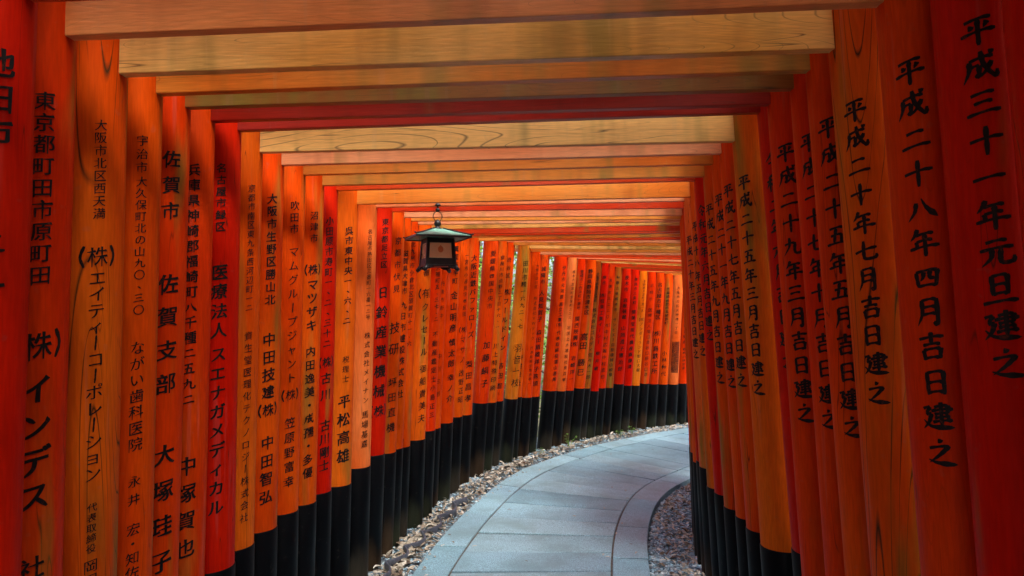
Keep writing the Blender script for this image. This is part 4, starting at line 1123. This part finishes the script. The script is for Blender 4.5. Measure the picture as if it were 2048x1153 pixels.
# ------------------------------------------------------------------ weeds at the foot of the posts
n_ = NT('weed_leaf'); n_.set(Base_Color=(0.10, 0.26, 0.03), Roughness=0.5); n_.b.inputs['Subsurface Weight'].default_value = 0.0
M_WEED = n_.m
def weed(s, l, h_, nleaf, label):
    t = empty('weed', surf(s, l, -0.01))
    m1 = MB(); m2 = MB()
    for k in range(nleaf):
        a = random.uniform(0, 6.28); rr = random.uniform(.4, 1) * h_ * .5; hh = h_ * random.uniform(.35, 1)
        tip = Vector((math.cos(a) * rr, math.sin(a) * rr, hh))
        m1.tube([(0, 0, 0), tip * .55 + Vector((0, 0, hh * .12)), tip], [.0018, .0014, .0009], 5)
        for q in range(3):
            vv, ff = leaf_mesh(random.uniform(.022, .04), .013, .1, .1)
            R = Matrix.Rotation(a + (q - 1) * 1.1, 3, 'Z') @ Matrix.Rotation(random.uniform(-.5, .3), 3, 'Y')
            m2.add([tip + R @ (v + Vector((.015, 0, 0))) for v in vv], ff)
    m1.build('stem', M_WEED, t); m2.build('leaf', M_WEED, t, True)
    tag(t, label, 'weed', 'weeds at the foot of the far posts')
weed(6.55, -0.93, .16, 7, 'tall thin weed by a black post left of the two bright tufts')
weed(7.75, -0.92, .10, 8, 'bright green tuft, left one of the close pair at the far black posts')
weed(8.05, -0.92, .11, 9, 'bright green tuft, right one of the close pair at the far black posts')
weed(5.95, -0.97, .09, 5, 'small dim weed nearest the viewer under the black posts')

# ------------------------------------------------------------------ trees behind the tunnel, and trees added to shade its near end
BARK = simple('bark', (0.11, 0.08, 0.055), 0.9, 0.4, 14, 0.8)
n_ = NT('leaf_green')
at = n_.t.nodes.new('ShaderNodeAttribute'); at.attribute_name = 'piece'
n_.set(Base_Color=n_.mix(at.outputs['Fac'], (0.06, 0.14, 0.02), (0.20, 0.32, 0.05)), Roughness=0.45)
tr = n_.t.nodes.new('ShaderNodeBsdfTranslucent'); n_.put(tr.inputs[0], n_.mix(at.outputs['Fac'], (0.10, 0.22, 0.03), (0.32, 0.46, 0.07)))
ms = n_.t.nodes.new('ShaderNodeMixShader'); ms.inputs[0].default_value = 0.4
n_.t.links.new(n_.b.outputs[0], ms.inputs[1]); n_.t.links.new(tr.outputs[0], ms.inputs[2]); n_.t.links.new(ms.outputs[0], n_.out.inputs[0])
M_GREEN = n_.m
def tree(x, y, h_, rc, z_lo, nclump, label, name='tree'):
    t = empty(name, (x, y, land(x, y)))
    m1 = MB()
    lean = Vector((random.uniform(-.15, .15), random.uniform(-.15, .15), 0))
    tp = [lean * (q / 5) * h_ * .3 + Vector((0, 0, h_ * .92 * q / 5 - (0.2 if q == 0 else 0))) for q in range(6)]
    r0 = 0.030 * h_
    m1.tube(tp, [r0 * (1 - .16 * q) for q in range(6)], 10)
    V = []; F = []; P = []
    for k in range(nclump):
        u = random.random() ** .8
        zc = z_lo + (h_ - z_lo) * u
        rad = rc * math.sqrt(max(.05, 1 - abs(2 * u - .9) ** 2.2)) * random.uniform(.35, 1.0)
        a = random.uniform(0, 6.283)
        c = Vector((math.cos(a) * rad, math.sin(a) * rad, zc)) + lean * zc * .3
        base = lean * (zc / h_) * h_ * .3 + Vector((0, 0, max(.2, zc - rad * .5)))
        if k % 3 == 0: m1.tube([base, base.lerp(c, .55) + Vector((0, 0, .06 * rad)), c], [r0 * .25, r0 * .16, r0 * .05], 5)
        tone = random.random()
        for q in range(46):
            d = Vector((random.gauss(0, 1), random.gauss(0, 1), random.gauss(0, .65))) * rc * .13
            p = c + d
            nrm = Vector((random.gauss(0, .6), random.gauss(0, .6), 1)).normalized()
            ax = nrm.orthogonal().normalized(); ax = Matrix.Rotation(random.uniform(0, 6.28), 3, nrm) @ ax; ay = nrm.cross(ax)
            L = random.uniform(.05, .10); w = L * .48; b = len(V)
            V += [p - ax * L * .5, p + ay * w * .5, p + ax * L * .5, p - ay * w * .5]; F.append((b, b + 1, b + 2, b + 3))
            P += [min(1, max(0, tone * .7 + random.uniform(-.1, .4)))] * 4
    m1.build('trunk', BARK, t, True)
    o = mesh_obj('crown', V, F, M_GREEN, t); store_piece(o, P)
    tag(t, label, 'tree', 'trees and bushes outside the tunnel')
tree(-0.85, 8.8, 3.0, .75, .05, 110, 'leafy bush showing through the first narrow gap right of the lantern', 'bush')
tree(-0.10, 9.9, 3.1, .75, .05, 70, 'leafy bush showing through the second gap beside the yellow post', 'bush')
tree(0.72, 11.0, 3.0, .80, .05, 48, 'leafy bush showing through the widest bright gap', 'bush')
tree(-0.9, 14.5, 7.2, 2.2, .8, 230, 'taller tree behind the bushes left of the tunnel')
tree(1.6, 15.6, 6.6, 2.2, .8, 210, 'taller tree behind the bushes beyond the widest gap')
tree(-4.6, 1.0, 6.4, 2.3, 1.2, 260, 'unseen tree added on the left bank to block side light at the near end')  # added out of view, like the other bank trees, to cut side light
tree(4.3, -0.6, 7.6, 2.9, 1.2, 380, 'unseen tree added on the right bank to shade the near end of the tunnel')  # tall and dense to keep the sun off the near gates
tree(4.6, 1.8, 5.0, 1.8, 1.0, 200, 'second unseen tree added on the right bank to block side light')
tree(2.2, -1.3, 7.6, 2.7, 3.4, 470, 'unseen tree added behind the viewer, its crown shading the near gates from the right')  # this crown and the next are added overhead to darken the near gates
tree(-2.3, -1.3, 7.2, 2.5, 3.4, 420, 'unseen tree added behind the viewer, its crown shading the near gates from the left')
tree(-4.4, 4.6, 5.6, 1.8, 1.0, 200, 'second unseen tree added on the left bank to block side light')
bpy.context.view_layer.update()
